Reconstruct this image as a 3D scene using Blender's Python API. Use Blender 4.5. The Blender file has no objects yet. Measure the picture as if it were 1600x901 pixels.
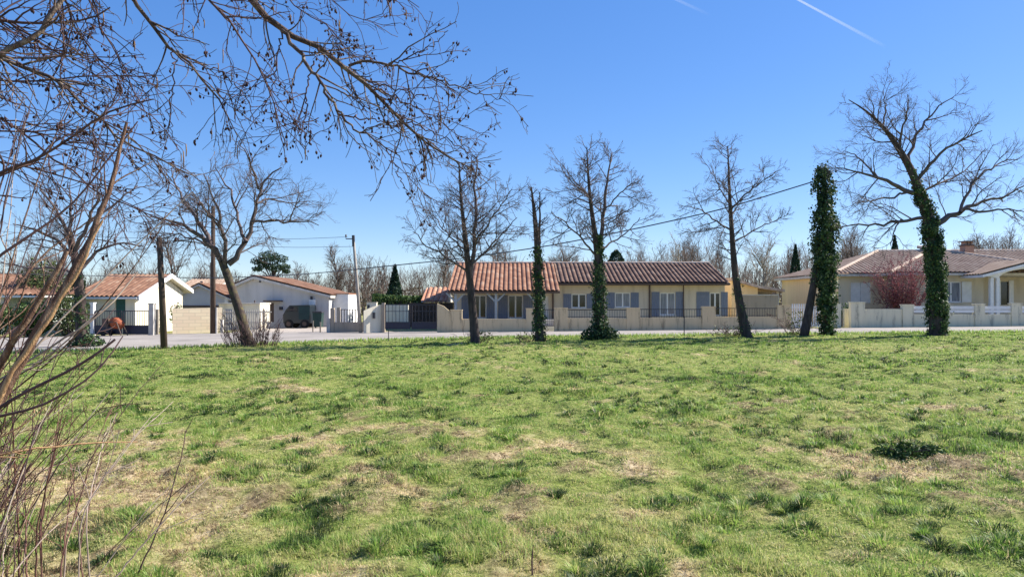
import bpy, math, random
import numpy as np
from mathutils import Vector
R = math.radians
sc = bpy.context.scene
COL = sc.collection
F, H0, CAMZ, SL = 1155.0, 470.0, 1.7, 0.01      # survey of the site: focal length, eye height, cross slope
rnd = random.Random(7)
nr = np.random.RandomState(11)

# ------------------------------------------------------------------ site survey helpers
def wx(px, Y): return (px - 800.0) / F * Y
def wz(py, Y): return CAMZ + (H0 - py) / F * Y
def W(px, py, Y): return np.array((wx(px, Y), Y, wz(py, Y)))
def GY(px, py): return CAMZ * F / (py - H0 + SL * (px - 800.0))
def G(px, py):
    Y = GY(px, py); X = wx(px, Y)
    return (X, Y, SL * X)

EDGE = np.array([G(*p)[:2] for p in [(-500, 570), (0, 551), (200, 546), (400, 538), (600, 531), (800, 527), (1100, 523), (1500, 519), (2100, 514)]])
def edge_y(X): return np.interp(X, EDGE[:, 0], EDGE[:, 1])

# ------------------------------------------------------------------ lattice noise
_tab = nr.rand(256, 256)
def vnoise(x, y):
    xi = np.floor(x).astype(int); yi = np.floor(y).astype(int)
    fx = x - xi; fy = y - yi
    fx = fx * fx * (3 - 2 * fx); fy = fy * fy * (3 - 2 * fy)
    a = _tab[xi & 255, yi & 255]; b = _tab[(xi + 1) & 255, yi & 255]
    c = _tab[xi & 255, (yi + 1) & 255]; d = _tab[(xi + 1) & 255, (yi + 1) & 255]
    return (a * (1 - fx) + b * fx) * (1 - fy) + (c * (1 - fx) + d * fx) * fy
def fbm(x, y, o=4):
    s = 0; a = .5; t = 0
    for i in range(o):
        s = s + a * vnoise(x + 17.3 * i, y + 9.1 * i); t += a
        x = x * 2.03; y = y * 2.03; a *= .5
    return s / t

SOIL = [(662, 675, .30), (640, 682, .22), (700, 718, .28), (730, 712, .2), (1290, 678, .34), (1500, 726, .40), (1540, 729, .3), (1592, 786, .42), (1166, 637, .34), (1235, 625, .22),
        (1175, 585, .25), (545, 650, .26), (600, 682, .2), (470, 590, .35), (450, 594, .3), (1500, 640, .3), (820, 772, .2), (760, 870, .16), (330, 772, .24), (420, 775, .22), (800, 785, .2),
        (1195, 742, .2), (1210, 752, .22), (1380, 880, .15), (380, 880, .18), (560, 780, .2), (900, 735, .16)]
SOILP = [(G(a, b)[0], G(a, b)[1], r) for a, b, r in SOIL]
def soil(X, Y):
    s = np.zeros_like(X)
    n = fbm(X * 6.1, Y * 6.1, 3)
    for (a, b, r) in SOILP:
        d = np.hypot((X - a), (Y - b) * .8) / r
        s = np.maximum(s, np.clip(1.25 - d * 1.0 - (n - .5) * 5.0, 0, 1) * (d < 1.7) * .75)
    return s
def dryness(X, Y):
    px = 800 + X / np.maximum(Y, .5) * F
    n = fbm(X * .55 + 3, Y * .55, 3) * .34 + fbm(X * 2.0, Y * 1.7 + 40, 3) * .36 + fbm(X * 5.5, Y * 4.6 + 90, 2) * .30
    left = np.clip((600 - px) / 420, 0, 1) * np.clip((10.5 - Y) / 4.0, 0, 1)
    band = np.exp(-((Y - 8.8) / 2.3) ** 2) * np.clip((1000 - px) / 500, 0, 1) * .045 + np.exp(-((Y - 23) / 3) ** 2) * .03
    green = np.clip((px - 900) / 700, 0, 1) * .045 + np.clip((Y - 8) / 8, 0, 1) * .075
    d = np.clip((n - .555 + left * .145 + band - green) * 7.0 + .25, 0, 1)
    return np.maximum(d, soil(X, Y) * .5)
def ground_z(X, Y):
    X = np.asarray(X, float); Y = np.asarray(Y, float)
    ey = edge_y(X)
    f = np.clip((ey - .6 - Y) / 4.0, 0, 1) * np.clip((Y + 15) / 10, 0, 1)
    b = (fbm(X * .35, Y * .35, 3) - .5) * .16 + (fbm(X * 1.6 + 5, Y * 1.6, 3) - .5) * .15 + (fbm(X * 4.2 + 25, Y * 3.6, 2) - .5) * .085 + (fbm(X * 11 + 5, Y * 9, 2) - .5) * .035
    b = b + soil(X, Y) * .035
    return SL * X + b * f

# ------------------------------------------------------------------ mesh building
class MB:
    def __init__(s): s.v = []; s.f = []; s.m = []; s.n = 0; s.uv = []
    def add(s, V, Fs, m=0, uv=None):
        V = np.asarray(V, float).reshape(-1, 3)
        s.v.append(V)
        s.uv.append(np.zeros((len(V), 2)) if uv is None else np.asarray(uv, float))
        for f in Fs: s.f.append(tuple(int(i) + s.n for i in f)); s.m.append(m)
        s.n += len(V); return s
    def box(s, x0, x1, y0, y1, z0, z1, m=0):
        V = [(x0, y0, z0), (x1, y0, z0), (x1, y1, z0), (x0, y1, z0), (x0, y0, z1), (x1, y0, z1), (x1, y1, z1), (x0, y1, z1)]
        return s.add(V, [(3, 2, 1, 0), (4, 5, 6, 7), (0, 1, 5, 4), (1, 2, 6, 5), (2, 3, 7, 6), (3, 0, 4, 7)], m)
    def prism(s, poly, ext, m=0):
        n = len(poly); P = np.array(poly, float); Q = P + np.array(ext)
        Fs = [tuple(range(n - 1, -1, -1)), tuple(range(n, 2 * n))] + [(i, (i + 1) % n, n + (i + 1) % n, n + i) for i in range(n)]
        return s.add(np.vstack([P, Q]), Fs, m)
    def quad(s, a, b, c, d, m=0): return s.add([a, b, c, d], [(0, 1, 2, 3)], m)
    def tri(s, a, b, c, m=0): return s.add([a, b, c], [(0, 1, 2)], m)
    def tube(s, pts, rad, k=8, m=0, cap=True):
        V, Fs = tube_np(np.asarray(pts, float)[None], np.asarray(rad, float)[None] if np.ndim(rad) else np.full((1, len(pts)), rad), k)
        Fs = [tuple(f) for f in Fs]
        n = len(pts)
        if cap: Fs = Fs + [tuple(range(k - 1, -1, -1)), tuple(range((n - 1) * k, n * k))]
        return s.add(V, Fs, m)
    def lathe(s, c, prof, k=16, m=0, axis=2):
        a = np.linspace(0, 2 * math.pi, k, endpoint=False); V = []
        for (r, h) in prof:
            for t in a:
                p = [r * math.cos(t), r * math.sin(t), h]
                if axis == 0: p = [p[2], p[0], p[1]]
                if axis == 1: p = [p[0], p[2], p[1]]
                V.append((c[0] + p[0], c[1] + p[1], c[2] + p[2]))
        n = len(prof)
        Fs = [(i * k + j, i * k + (j + 1) % k, (i + 1) * k + (j + 1) % k, (i + 1) * k + j) for i in range(n - 1) for j in range(k)]
        Fs += [tuple(range(k - 1, -1, -1)), tuple(range((n - 1) * k, n * k))]
        return s.add(V, Fs, m)

def tube_np(P, RAD, k):
    """batch of B polylines with n points -> verts, quads"""
    B, n, _ = P.shape
    T = np.empty_like(P)
    T[:, 1:-1] = P[:, 2:] - P[:, :-2]; T[:, 0] = P[:, 1] - P[:, 0]; T[:, -1] = P[:, -1] - P[:, -2]
    T /= np.maximum(np.linalg.norm(T, axis=2, keepdims=True), 1e-9)
    ax = P[:, -1] - P[:, 0]
    ref = np.where((np.abs(ax[:, 2]) > np.linalg.norm(ax, axis=1) * .7)[:, None], np.array((1.0, .13, 0)), np.array((.1, .05, 1.0)))
    U = np.cross(T, ref[:, None, :]); U /= np.maximum(np.linalg.norm(U, axis=2, keepdims=True), 1e-9)
    Vv = np.cross(T, U)
    a = np.linspace(0, 2 * math.pi, k, endpoint=False)
    V = P[:, :, None, :] + RAD[:, :, None, None] * (np.cos(a)[None, None, :, None] * U[:, :, None, :] + np.sin(a)[None, None, :, None] * Vv[:, :, None, :])
    idx = np.arange(B * n * k).reshape(B, n, k)
    j2 = np.roll(np.arange(k), -1)
    Q = np.stack([idx[:, :-1, :], idx[:, :-1, :][:, :, j2], idx[:, 1:, :][:, :, j2], idx[:, 1:, :]], axis=-1).reshape(-1, 4)
    return V.reshape(-1, 3), Q

def origin_of(p):
    o = np.zeros(3)
    while p is not None:
        o += np.array(p.location); p = p.parent
    return o
def link(name, me, parent):
    o = bpy.data.objects.new(name, me); COL.objects.link(o); o.parent = parent
    return o
def mk(name, mb, mats, parent=None, smooth=False, uv=False):
    V = np.vstack(mb.v) - origin_of(parent)
    me = bpy.data.meshes.new(name)
    me.from_pydata([tuple(v) for v in V], [], mb.f)
    if not isinstance(mats, (list, tuple)): mats = [mats]
    for m in mats: me.materials.append(m)
    me.polygons.foreach_set('material_index', np.array(mb.m, np.int32))
    if smooth: me.polygons.foreach_set('use_smooth', np.ones(len(mb.f), bool))
    if uv:
        at = me.attributes.new('tile_uv', 'FLOAT2', 'POINT'); at.data.foreach_set('vector', np.vstack(mb.uv).astype(np.float32).ravel())
    me.update()
    return link(name, me, parent)
def mk_np(name, V, Q, mat, parent=None, smooth=False, attrs=None):
    """fast mesh from arrays; Q (n,3) or (n,4) or a list of both"""
    V = np.asarray(V, np.float32) - origin_of(parent).astype(np.float32)
    Qs = Q if isinstance(Q, list) else [Q]
    me = bpy.data.meshes.new(name)
    me.vertices.add(len(V)); me.vertices.foreach_set('co', V.astype(np.float32).ravel())
    tot = sum(q.size for q in Qs); nf = sum(len(q) for q in Qs)
    me.loops.add(tot); me.polygons.add(nf)
    me.loops.foreach_set('vertex_index', np.concatenate([q.ravel() for q in Qs]).astype(np.int32))
    st = []; off = 0
    for q in Qs:
        st.append(off + np.arange(len(q)) * q.shape[1]); off += q.size
    me.polygons.foreach_set('loop_start', np.concatenate(st).astype(np.int32))
    if smooth: me.polygons.foreach_set('use_smooth', np.ones(nf, bool))
    me.materials.append(mat)
    for k, a in (attrs or {}).items():
        at = me.attributes.new(k, 'FLOAT', 'POINT'); at.data.foreach_set('value', np.asarray(a, np.float32))
    me.update(calc_edges=True)
    return link(name, me, parent)
def tag(o, label=None, cat=None, group=None, kind=None):
    if label: o['label'] = label
    if cat: o['category'] = cat
    if group: o['group'] = group
    if kind: o['kind'] = kind
    return o
def thing(name, label, cat, loc=(0, 0, 0), group=None):
    o = bpy.data.objects.new(name, None); COL.objects.link(o)
    o.empty_display_size = .3; o.location = [float(c) for c in loc]
    return tag(o, label, cat, group)
def copy_tree(o, parent=None):
    c = o.copy(); COL.objects.link(c); c.parent = parent
    for ch in list(o.children): copy_tree(ch, c)
    return c

# ------------------------------------------------------------------ materials
def nodes(name):
    m = bpy.data.materials.new(name); m.use_nodes = True
    nt = m.node_tree; return m, nt, nt.nodes['Principled BSDF']
def ramp(nt, stops, fac):
    r = nt.nodes.new('ShaderNodeValToRGB')
    e = r.color_ramp.elements
    while len(e) < len(stops): e.new(.5)
    for i, (p, c) in enumerate(stops): e[i].position = p; e[i].color = (*c, 1)
    nt.links.new(fac, r.inputs[0]); return r.outputs[0]
def mat(name, c1, c2=None, scale=3, rough=.85, bump=.0, bscale=40, detail=6, stretch=(1, 1, 1), spec=.3, c3=None, metal=0):
    m, nt, b = nodes(name)
    b.inputs['Roughness'].default_value = rough
    b.inputs['Specular IOR Level'].default_value = spec
    b.inputs['Metallic'].default_value = metal
    c2 = c2 or tuple(x * .8 for x in c1)
    tc = nt.nodes.new('ShaderNodeTexCoord'); mp = nt.nodes.new('ShaderNodeMapping'); mp.inputs['Scale'].default_value = stretch
    nt.links.new(tc.outputs['Object'], mp.inputs[0])
    n = nt.nodes.new('ShaderNodeTexNoise'); n.inputs['Scale'].default_value = scale; n.inputs['Detail'].default_value = detail
    nt.links.new(mp.outputs[0], n.inputs[0])
    st = [(.3, c2), (.65, c1)] if not c3 else [(.25, c2), (.5, c1), (.72, c3)]
    nt.links.new(ramp(nt, st, n.outputs[0]), b.inputs['Base Color'])
    if bump:
        n2 = nt.nodes.new('ShaderNodeTexNoise'); n2.inputs['Scale'].default_value = bscale; n2.inputs['Detail'].default_value = 5
        nt.links.new(mp.outputs[0], n2.inputs[0])
        bp = nt.nodes.new('ShaderNodeBump'); bp.inputs['Strength'].default_value = bump; bp.inputs['Distance'].default_value = .02
        nt.links.new(n2.outputs[0], bp.inputs['Height']); nt.links.new(bp.outputs[0], b.inputs['Normal'])
    return m
def stained(name, c, stain, scale=.9, rough=.9):
    """render with vertical runs of dirt"""
    m, nt, b = nodes(name); b.inputs['Roughness'].default_value = rough; b.inputs['Specular IOR Level'].default_value = .2
    tc = nt.nodes.new('ShaderNodeTexCoord'); mp = nt.nodes.new('ShaderNodeMapping'); mp.inputs['Scale'].default_value = (3.2, 3.2, .45)
    nt.links.new(tc.outputs['Object'], mp.inputs[0])
    n = nt.nodes.new('ShaderNodeTexNoise'); n.inputs['Scale'].default_value = scale; n.inputs['Detail'].default_value = 7; n.inputs['Roughness'].default_value = .62
    nt.links.new(mp.outputs[0], n.inputs[0])
    n2 = nt.nodes.new('ShaderNodeTexNoise'); n2.inputs['Scale'].default_value = 22; n2.inputs['Detail'].default_value = 4
    nt.links.new(tc.outputs['Object'], n2.inputs[0])
    ad = nt.nodes.new('ShaderNodeMath'); ad.operation = 'MULTIPLY_ADD'; ad.inputs[1].default_value = .25; 
    nt.links.new(n2.outputs[0], ad.inputs[0]); nt.links.new(n.outputs[0], ad.inputs[2])
    nt.links.new(ramp(nt, [(.45, stain), (.57, c), (.75, tuple(min(.9, x * 1.08) for x in c))], ad.outputs[0]), b.inputs['Base Color'])
    bp = nt.nodes.new('ShaderNodeBump'); bp.inputs['Strength'].default_value = .25; bp.inputs['Distance'].default_value = .01
    nt.links.new(n2.outputs[0], bp.inputs['Height']); nt.links.new(bp.outputs[0], b.inputs['Normal'])
    return m
def tile_mat(name, cols, period=.28, course=.36):
    m, nt, b = nodes(name); b.inputs['Roughness'].default_value = .85; b.inputs['Specular IOR Level'].default_value = .2
    at = nt.nodes.new('ShaderNodeAttribute'); at.attribute_name = 'tile_uv'
    dv = nt.nodes.new('ShaderNodeVectorMath'); dv.operation = 'DIVIDE'; dv.inputs[1].default_value = (period, course, 1)
    fl = nt.nodes.new('ShaderNodeVectorMath'); fl.operation = 'FLOOR'
    wn = nt.nodes.new('ShaderNodeTexWhiteNoise'); wn.noise_dimensions = '3D'
    nt.links.new(at.outputs['Vector'], dv.inputs[0]); nt.links.new(dv.outputs[0], fl.inputs[0]); nt.links.new(fl.outputs[0], wn.inputs['Vector'])
    no = nt.nodes.new('ShaderNodeTexNoise'); no.inputs['Scale'].default_value = 1.1; no.inputs['Detail'].default_value = 6
    nt.links.new(at.outputs['Vector'], no.inputs[0])
    mx = nt.nodes.new('ShaderNodeMath'); mx.operation = 'MULTIPLY_ADD'; mx.inputs[1].default_value = .34
    s2 = nt.nodes.new('ShaderNodeMath'); s2.operation = 'MULTIPLY'; s2.inputs[1].default_value = .68
    nt.links.new(no.outputs[0], s2.inputs[0]); nt.links.new(wn.outputs['Value'], mx.inputs[0]); nt.links.new(s2.outputs[0], mx.inputs[2])
    k = len(cols) - 1
    nt.links.new(ramp(nt, [(.12 + .68 * i / k, c) for i, c in enumerate(cols)], mx.outputs[0]), b.inputs['Base Color'])
    return m
def leaf_mat(name, stops, trans=.35, rough=.6):
    m, nt, b = nodes(name); b.inputs['Roughness'].default_value = rough; b.inputs['Specular IOR Level'].default_value = .25
    at = nt.nodes.new('ShaderNodeAttribute'); at.attribute_name = 'hue'
    c = ramp(nt, stops, at.outputs['Fac'])
    nt.links.new(c, b.inputs['Base Color'])
    tr = nt.nodes.new('ShaderNodeBsdfTranslucent'); nt.links.new(c, tr.inputs[0])
    ms = nt.nodes.new('ShaderNodeMixShader'); ms.inputs[0].default_value = trans
    nt.links.new(b.outputs[0], ms.inputs[1]); nt.links.new(tr.outputs[0], ms.inputs[2])
    nt.links.new(ms.outputs[0], nt.nodes['Material Output'].inputs['Surface'])
    return m

M = {}
M['beige'] = stained('beige_render', (.66, .562, .43), (.53, .44, .33))
M['wallbeige'] = stained('street_wall_render', (.60, .475, .30), (.28, .22, .145), 1.4)
M['cream'] = stained('cream_render', (.72, .66, .52), (.55, .50, .40))
M['creamlow'] = stained('old_cream_render', (.68, .62, .46), (.36, .34, .27), 1.3)
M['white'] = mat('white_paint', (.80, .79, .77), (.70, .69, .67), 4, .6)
M['whitehouse'] = stained('pale_render', (.54, .525, .51), (.46, .45, .44), .6)  # white house walls, greyed to carry the shade of the front
M['gold'] = stained('ochre_render', (.80, .615, .35), (.73, .55, .30), .5)
M['sand'] = stained('sand_render', (.62, .535, .395), (.53, .455, .335), .6)
M['shutter'] = mat('blue_grey_paint', (.21, .235, .30), (.165, .19, .25), 6, .6, stretch=(4, 4, .6))
M['frame'] = mat('window_white', (.80, .80, .80), (.74, .74, .74), 5, .4)
M['iron'] = mat('dark_iron', (.035, .035, .045), (.02, .02, .03), 10, .5, spec=.5)
M['navy'] = mat('dark_blue_metal', (.014, .017, .045), (.01, .012, .03), 8, .45, spec=.5)
M['gutter'] = mat('brown_gutter', (.12, .08, .06), (.09, .06, .05), 8, .5)
M['fascia'] = mat('weathered_fascia', (.62, .58, .52), (.48, .44, .39), 5, .7)
M['darkwood'] = mat('dark_pole_wood', (.10, .068, .048), (.05, .035, .026), 6, .9, .5, 30, stretch=(6, 6, .5))
M['greywood'] = mat('weathered_wood', (.30, .26, .21), (.18, .15, .12), 6, .9, .4, 30, stretch=(6, 6, .5))
M['concrete'] = mat('pale_concrete', (.52, .49, .44), (.36, .33, .30), 3, .9, .3, 60)
M['polestone'] = mat('weathered_concrete_pole', (.38, .345, .30), (.25, .22, .19), 3, .9, .3, 60)
M['greywall'] = stained('grey_brown_render', (.36, .30, .235), (.20, .17, .14), 1.3)
M['bluepost'] = mat('pale_blue_grey_paint', (.38, .42, .45), (.30, .34, .37), 6, .7)
M['glass'] = mat('dark_window_glass', (.02, .024, .035), (.012, .014, .02), 2, .06, spec=.6)
M['curtain'] = mat('net_curtain_glass', (.30, .32, .37), (.10, .11, .14), 5, .15, spec=.6, stretch=(7, 7, .3))
M['teal'] = mat('teal_paint', (.035, .12, .105), (.025, .085, .075), 4, .6)
M['rust'] = mat('orange_red_paint', (.42, .105, .035), (.16, .05, .03), 9, .7)
M['rubber'] = mat('black_rubber', (.02, .02, .02), (.012, .012, .012), 5, .8)
M['cable'] = mat('grey_cable', (.09, .10, .12), (.06, .07, .09), 5, .6)
M['brick'] = mat('chimney_brick', (.42, .27, .20), (.30, .18, .13), 12, .9)
M['asphalt'] = mat('bleached_asphalt', (.32, .285, .25), (.235, .21, .185), .5, .95, .3, 90, c3=(.375, .335, .30))
M['gravel'] = mat('pale_gravel', (.42, .36, .30), (.30, .25, .20), 2.2, .95, .6, 70, c3=(.5, .44, .37))
M['tile_orange'] = tile_mat('orange_canal_tiles', [(.11, .05, .032), (.20, .092, .055), (.275, .14, .085), (.34, .22, .15)])
M['tile_brown'] = tile_mat('brown_canal_tiles', [(.05, .030, .024), (.10, .055, .040), (.15, .09, .064), (.22, .15, .11)])
M['tile_pink'] = tile_mat('weathered_pink_tiles', [(.165, .11, .08), (.265, .18, .13), (.335, .24, .175), (.41, .315, .24)])
M['tile_old'] = tile_mat('mottled_red_tiles', [(.08, .05, .036), (.155, .08, .052), (.23, .12, .075), (.30, .20, .14)])
M['tile_red'] = tile_mat('red_tiles', [(.26, .10, .06), (.35, .15, .09), (.42, .22, .14), (.5, .36, .25)])
M['ridge'] = mat('mortared_ridge', (.62, .50, .40), (.42, .29, .21), 6, .9)
M['bark'] = mat('grey_brown_bark', (.095, .07, .06), (.04, .03, .027), 5, .95, .7, 28, stretch=(2, 2, .5))
M['twig'] = mat('dark_twigs', (.15, .115, .11), (.085, .065, .062), 3, .9)
M['mossbark'] = mat('mossy_bark', (.075, .055, .045), (.03, .023, .02), 5, .95, .9, 22, c3=(.125, .11, .045))
M['alderbark'] = mat('lichen_alder_bark', (.105, .07, .056), (.038, .026, .024), 14, .9, .8, 60, c3=(.27, .22, .16))
M['aldertwig'] = mat('alder_twigs', (.115, .065, .06), (.06, .036, .035), 8, .85)
M['cone'] = mat('alder_cones', (.075, .036, .032), (.035, .018, .016), 60, .9, .5, 120)
M['catkin'] = mat('alder_catkins', (.26, .17, .075), (.16, .085, .045), 40, .9)
M['stem'] = mat('reddish_stem_bark', (.165, .09, .06), (.055, .03, .024), 11, .85, .8, 60, stretch=(3, 3, .9), c3=(.38, .27, .185))
M['stemlight'] = mat('split_pale_stem', (.46, .28, .14), (.20, .11, .06), 9, .8, .4, 40, stretch=(5, 5, .5))
M['redtwig'] = mat('red_brown_twigs', (.165, .078, .058), (.085, .042, .034), 7, .8)
M['palewood'] = mat('pale_twig_wood', (.42, .34, .27), (.26, .19, .15), 6, .85)
M['wood_far'] = mat('far_bare_wood', (.175, .13, .105), (.10, .076, .062), .4, .95)
M['wood_pale'] = mat('pale_far_bare_wood', (.33, .28, .225), (.22, .185, .15), .4, .95)
M['ivy'] = leaf_mat('ivy_leaves', [(0, (.012, .030, .018)), (.45, (.032, .070, .028)), (.75, (.075, .13, .04)), (1, (.20, .24, .085))], .2, .55)
M['conifer'] = leaf_mat('dark_conifer_needles', [(0, (.010, .028, .018)), (.6, (.022, .055, .028)), (1, (.05, .095, .04))], .1)
M['pine'] = leaf_mat('pine_needles', [(0, (.016, .038, .026)), (.6, (.04, .078, .042)), (1, (.09, .125, .06))], .15)
M['hedge'] = leaf_mat('hedge_leaves', [(0, (.025, .055, .018)), (.6, (.07, .125, .03)), (1, (.16, .21, .06))], .2)
M['olive'] = leaf_mat('olive_shrub_leaves', [(0, (.035, .05, .02)), (.6, (.10, .135, .04)), (1, (.22, .24, .09))], .25)
M['plum'] = leaf_mat('plum_leaves', [(0, (.11, .025, .035)), (.6, (.27, .07, .085)), (1, (.42, .17, .17))], .3)
M['blade'] = leaf_mat('grass_blades', [(0, (.15, .10, .055)), (.06, (.36, .26, .14)), (.12, (.70, .57, .32)), (.2, (.64, .54, .27)), (.3, (.48, .50, .17)), (.5, (.285, .41, .085)), (.72, (.16, .285, .05)), (.88, (.075, .125, .032)), (1, (.03, .055, .018))], .45, .5)

# ground: straw, turf and bare soil told apart by where each grows
def ground_mat():
    m, nt, b = nodes('meadow_ground'); b.inputs['Roughness'].default_value = .95; b.inputs['Specular IOR Level'].default_value = .1
    a1 = nt.nodes.new('ShaderNodeAttribute'); a1.attribute_name = 'dry'
    a2 = nt.nodes.new('ShaderNodeAttribute'); a2.attribute_name = 'soil'
    tc = nt.nodes.new('ShaderNodeTexCoord')
    n = nt.nodes.new('ShaderNodeTexNoise'); n.inputs['Scale'].default_value = 26; n.inputs['Detail'].default_value = 6; n.inputs['Roughness'].default_value = .7
    nt.links.new(tc.outputs['Object'], n.inputs[0])
    n.inputs['Scale'].default_value = 9; n.inputs['Detail'].default_value = 9; n.inputs['Roughness'].default_value = .8
    straw = ramp(nt, [(.38, (.09, .06, .03)), (.47, (.33, .24, .13)), (.60, (.60, .48, .30))], n.outputs[0])
    turf = ramp(nt, [(.36, (.05, .07, .02)), (.5, (.18, .22, .05)), (.66, (.34, .34, .12))], n.outputs[0])
    dirt = ramp(nt, [(.38, (.04, .028, .015)), (.5, (.14, .10, .055)), (.62, (.33, .25, .14))], n.outputs[0])
    m1 = nt.nodes.new('ShaderNodeMixRGB'); nt.links.new(a1.outputs['Fac'], m1.inputs[0]); nt.links.new(turf, m1.inputs[1]); nt.links.new(straw, m1.inputs[2])
    m2 = nt.nodes.new('ShaderNodeMixRGB'); nt.links.new(a2.outputs['Fac'], m2.inputs[0]); nt.links.new(m1.outputs[0], m2.inputs[1]); nt.links.new(dirt, m2.inputs[2])
    nt.links.new(m2.outputs[0], b.inputs['Base Color'])
    bp = nt.nodes.new('ShaderNodeBump'); bp.inputs['Strength'].default_value = .8; bp.inputs['Distance'].default_value = .03
    nt.links.new(n.outputs[0], bp.inputs['Height']); nt.links.new(bp.outputs[0], b.inputs['Normal'])
    return m
M['ground'] = ground_mat()

# ------------------------------------------------------------------ ground, grass, road
def spaced(a, b, s0, s1):
    out = [a]
    while out[-1] < b:
        t = (out[-1] - a) / (b - a); out.append(out[-1] + s0 + (s1 - s0) * t)
    return out
ys = np.array([-3000, -600, -150, -50, -20, -10, -4, 0, 2] + spaced(3, 14, .08, .14) + spaced(14.3, 38, .2, .5) + [40, 44, 50, 60, 75, 100, 150, 250, 500, 1200, 3500])
xs = np.array([-3500, -1200, -400, -150, -80, -50, -40] + spaced(-34, -9, .5, .2) + spaced(-8.8, 8.8, .1, .1) + spaced(9, 34, .2, .5) + [40, 50, 80, 150, 400, 1200, 3500])
GX, GYY = np.meshgrid(xs, ys)
gz = ground_z(GX, GYY)
far = np.hypot(GX, GYY) > 300
gz = np.where(far, np.clip(gz, -4, 4), gz)
ix = np.arange(GX.size).reshape(GX.shape)
Q = np.stack([ix[:-1, :-1], ix[:-1, 1:], ix[1:, 1:], ix[1:, :-1]], -1).reshape(-1, 4)
infield = (GYY < edge_y(GX)) & (GYY > -20)
g = mk_np('ground', np.stack([GX, GYY, gz], -1).reshape(-1, 3), Q, M['ground'], None, True,
          {'dry': np.where(infield, dryness(GX, GYY), .35).ravel(), 'soil': np.where(infield, soil(GX, GYY), 0).ravel()})
tag(g, 'gently bumpy meadow ground of turf and straw', 'ground', kind='structure')

def sheet(name, near, farl, z, m, label):
    """flat strip between two rows of survey points (pixel bearings on the ground plane)"""
    n = len(near); V = []
    for p in near: V.append((p[0], p[1], SL * p[0] + z))
    for p in farl: V.append((p[0], p[1], SL * p[0] + z))
    mb = MB().add(V, [(i, i + 1, n + i + 1, n + i) for i in range(n - 1)])
    return tag(mk(name, mb, m), label, name.replace('_', ' '), kind='structure')
nx = np.array(spaced(-60, 75, 1.0, 1.0))
wob = (fbm(nx * .5, nx * 0 + 3, 3) - .5) * .5
near = [(x, edge_y(x) + w, 0) for x, w in zip(nx, wob)]
FAR = np.array([G(*p)[:2] for p in [(-400, 535), (0, 528), (200, 523), (400, 519), (600, 518), (800, 517), (1100, 515), (1300, 513.3), (1500, 511), (2000, 506)]])
farl = [(x, max(np.interp(x, FAR[:, 0], FAR[:, 1]), 41.0 if x > -8 else 0) + .25, 0) for x in nx]
sheet('road', near, farl, .006, M['asphalt'], 'bleached grey village road along the meadow')
dn = [(-16.5, 43.3), (-13.5, 43.3), (-11.2, 43.3), (-9.7, 43.2)]; df = [(-26, 66), (-22, 66), (-19.5, 66), (-17.5, 66)]
dm = [(-17.8, 50), (-15, 50), (-12.2, 50), (-10.2, 50)]
sheet('driveway', dn, dm, .011, M['gravel'], 'pale gravel lane leading off beside the white house')
sheet('lane', dm, df, .009, M['gravel'], 'far end of the pale gravel lane')

# grass blades: tufts and loose blades, thinner cover where the straw shows
def blades(X, Y, h, w, lean, az, hue):
    n = len(X); Z = ground_z(X, Y) - .004
    dx, dy = np.cos(az), np.sin(az)
    fa = az + math.pi / 2 + nr.uniform(-.6, .6, n); sx, sy = np.cos(fa) * w * .5, np.sin(fa) * w * .5
    B = np.stack([X, Y, Z], -1)
    mid = B + np.stack([dx * lean * h * .38, dy * lean * h * .38, h * .58 * np.sqrt(np.clip(1 - .3 * lean ** 2, .05, 1))], -1)
    tip = B + np.stack([dx * lean * h, dy * lean * h, h * np.clip(1 - .42 * lean ** 2, .12, 1)], -1)
    S = np.stack([sx, sy, np.zeros(n)], -1)
    V = np.stack([B - S, B + S, mid + S * .8, mid - S * .8, tip], 1).reshape(-1, 3)
    i = np.arange(n)[:, None] * 5
    return V, i + np.array([0, 1, 2, 3]), i + np.array([3, 2, 4]), np.repeat(hue, 5)
def scatter(y0, y1, dens, xr=.78):
    hw = y1 * .72 + 3.2; n = int(2 * hw * (y1 - y0) * dens)
    Y = nr.uniform(y0, y1, n); X = nr.uniform(-hw, hw, n); k = np.abs(X) < Y * .72 + 3.2
    return X[k], Y[k]
acc = []
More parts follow.
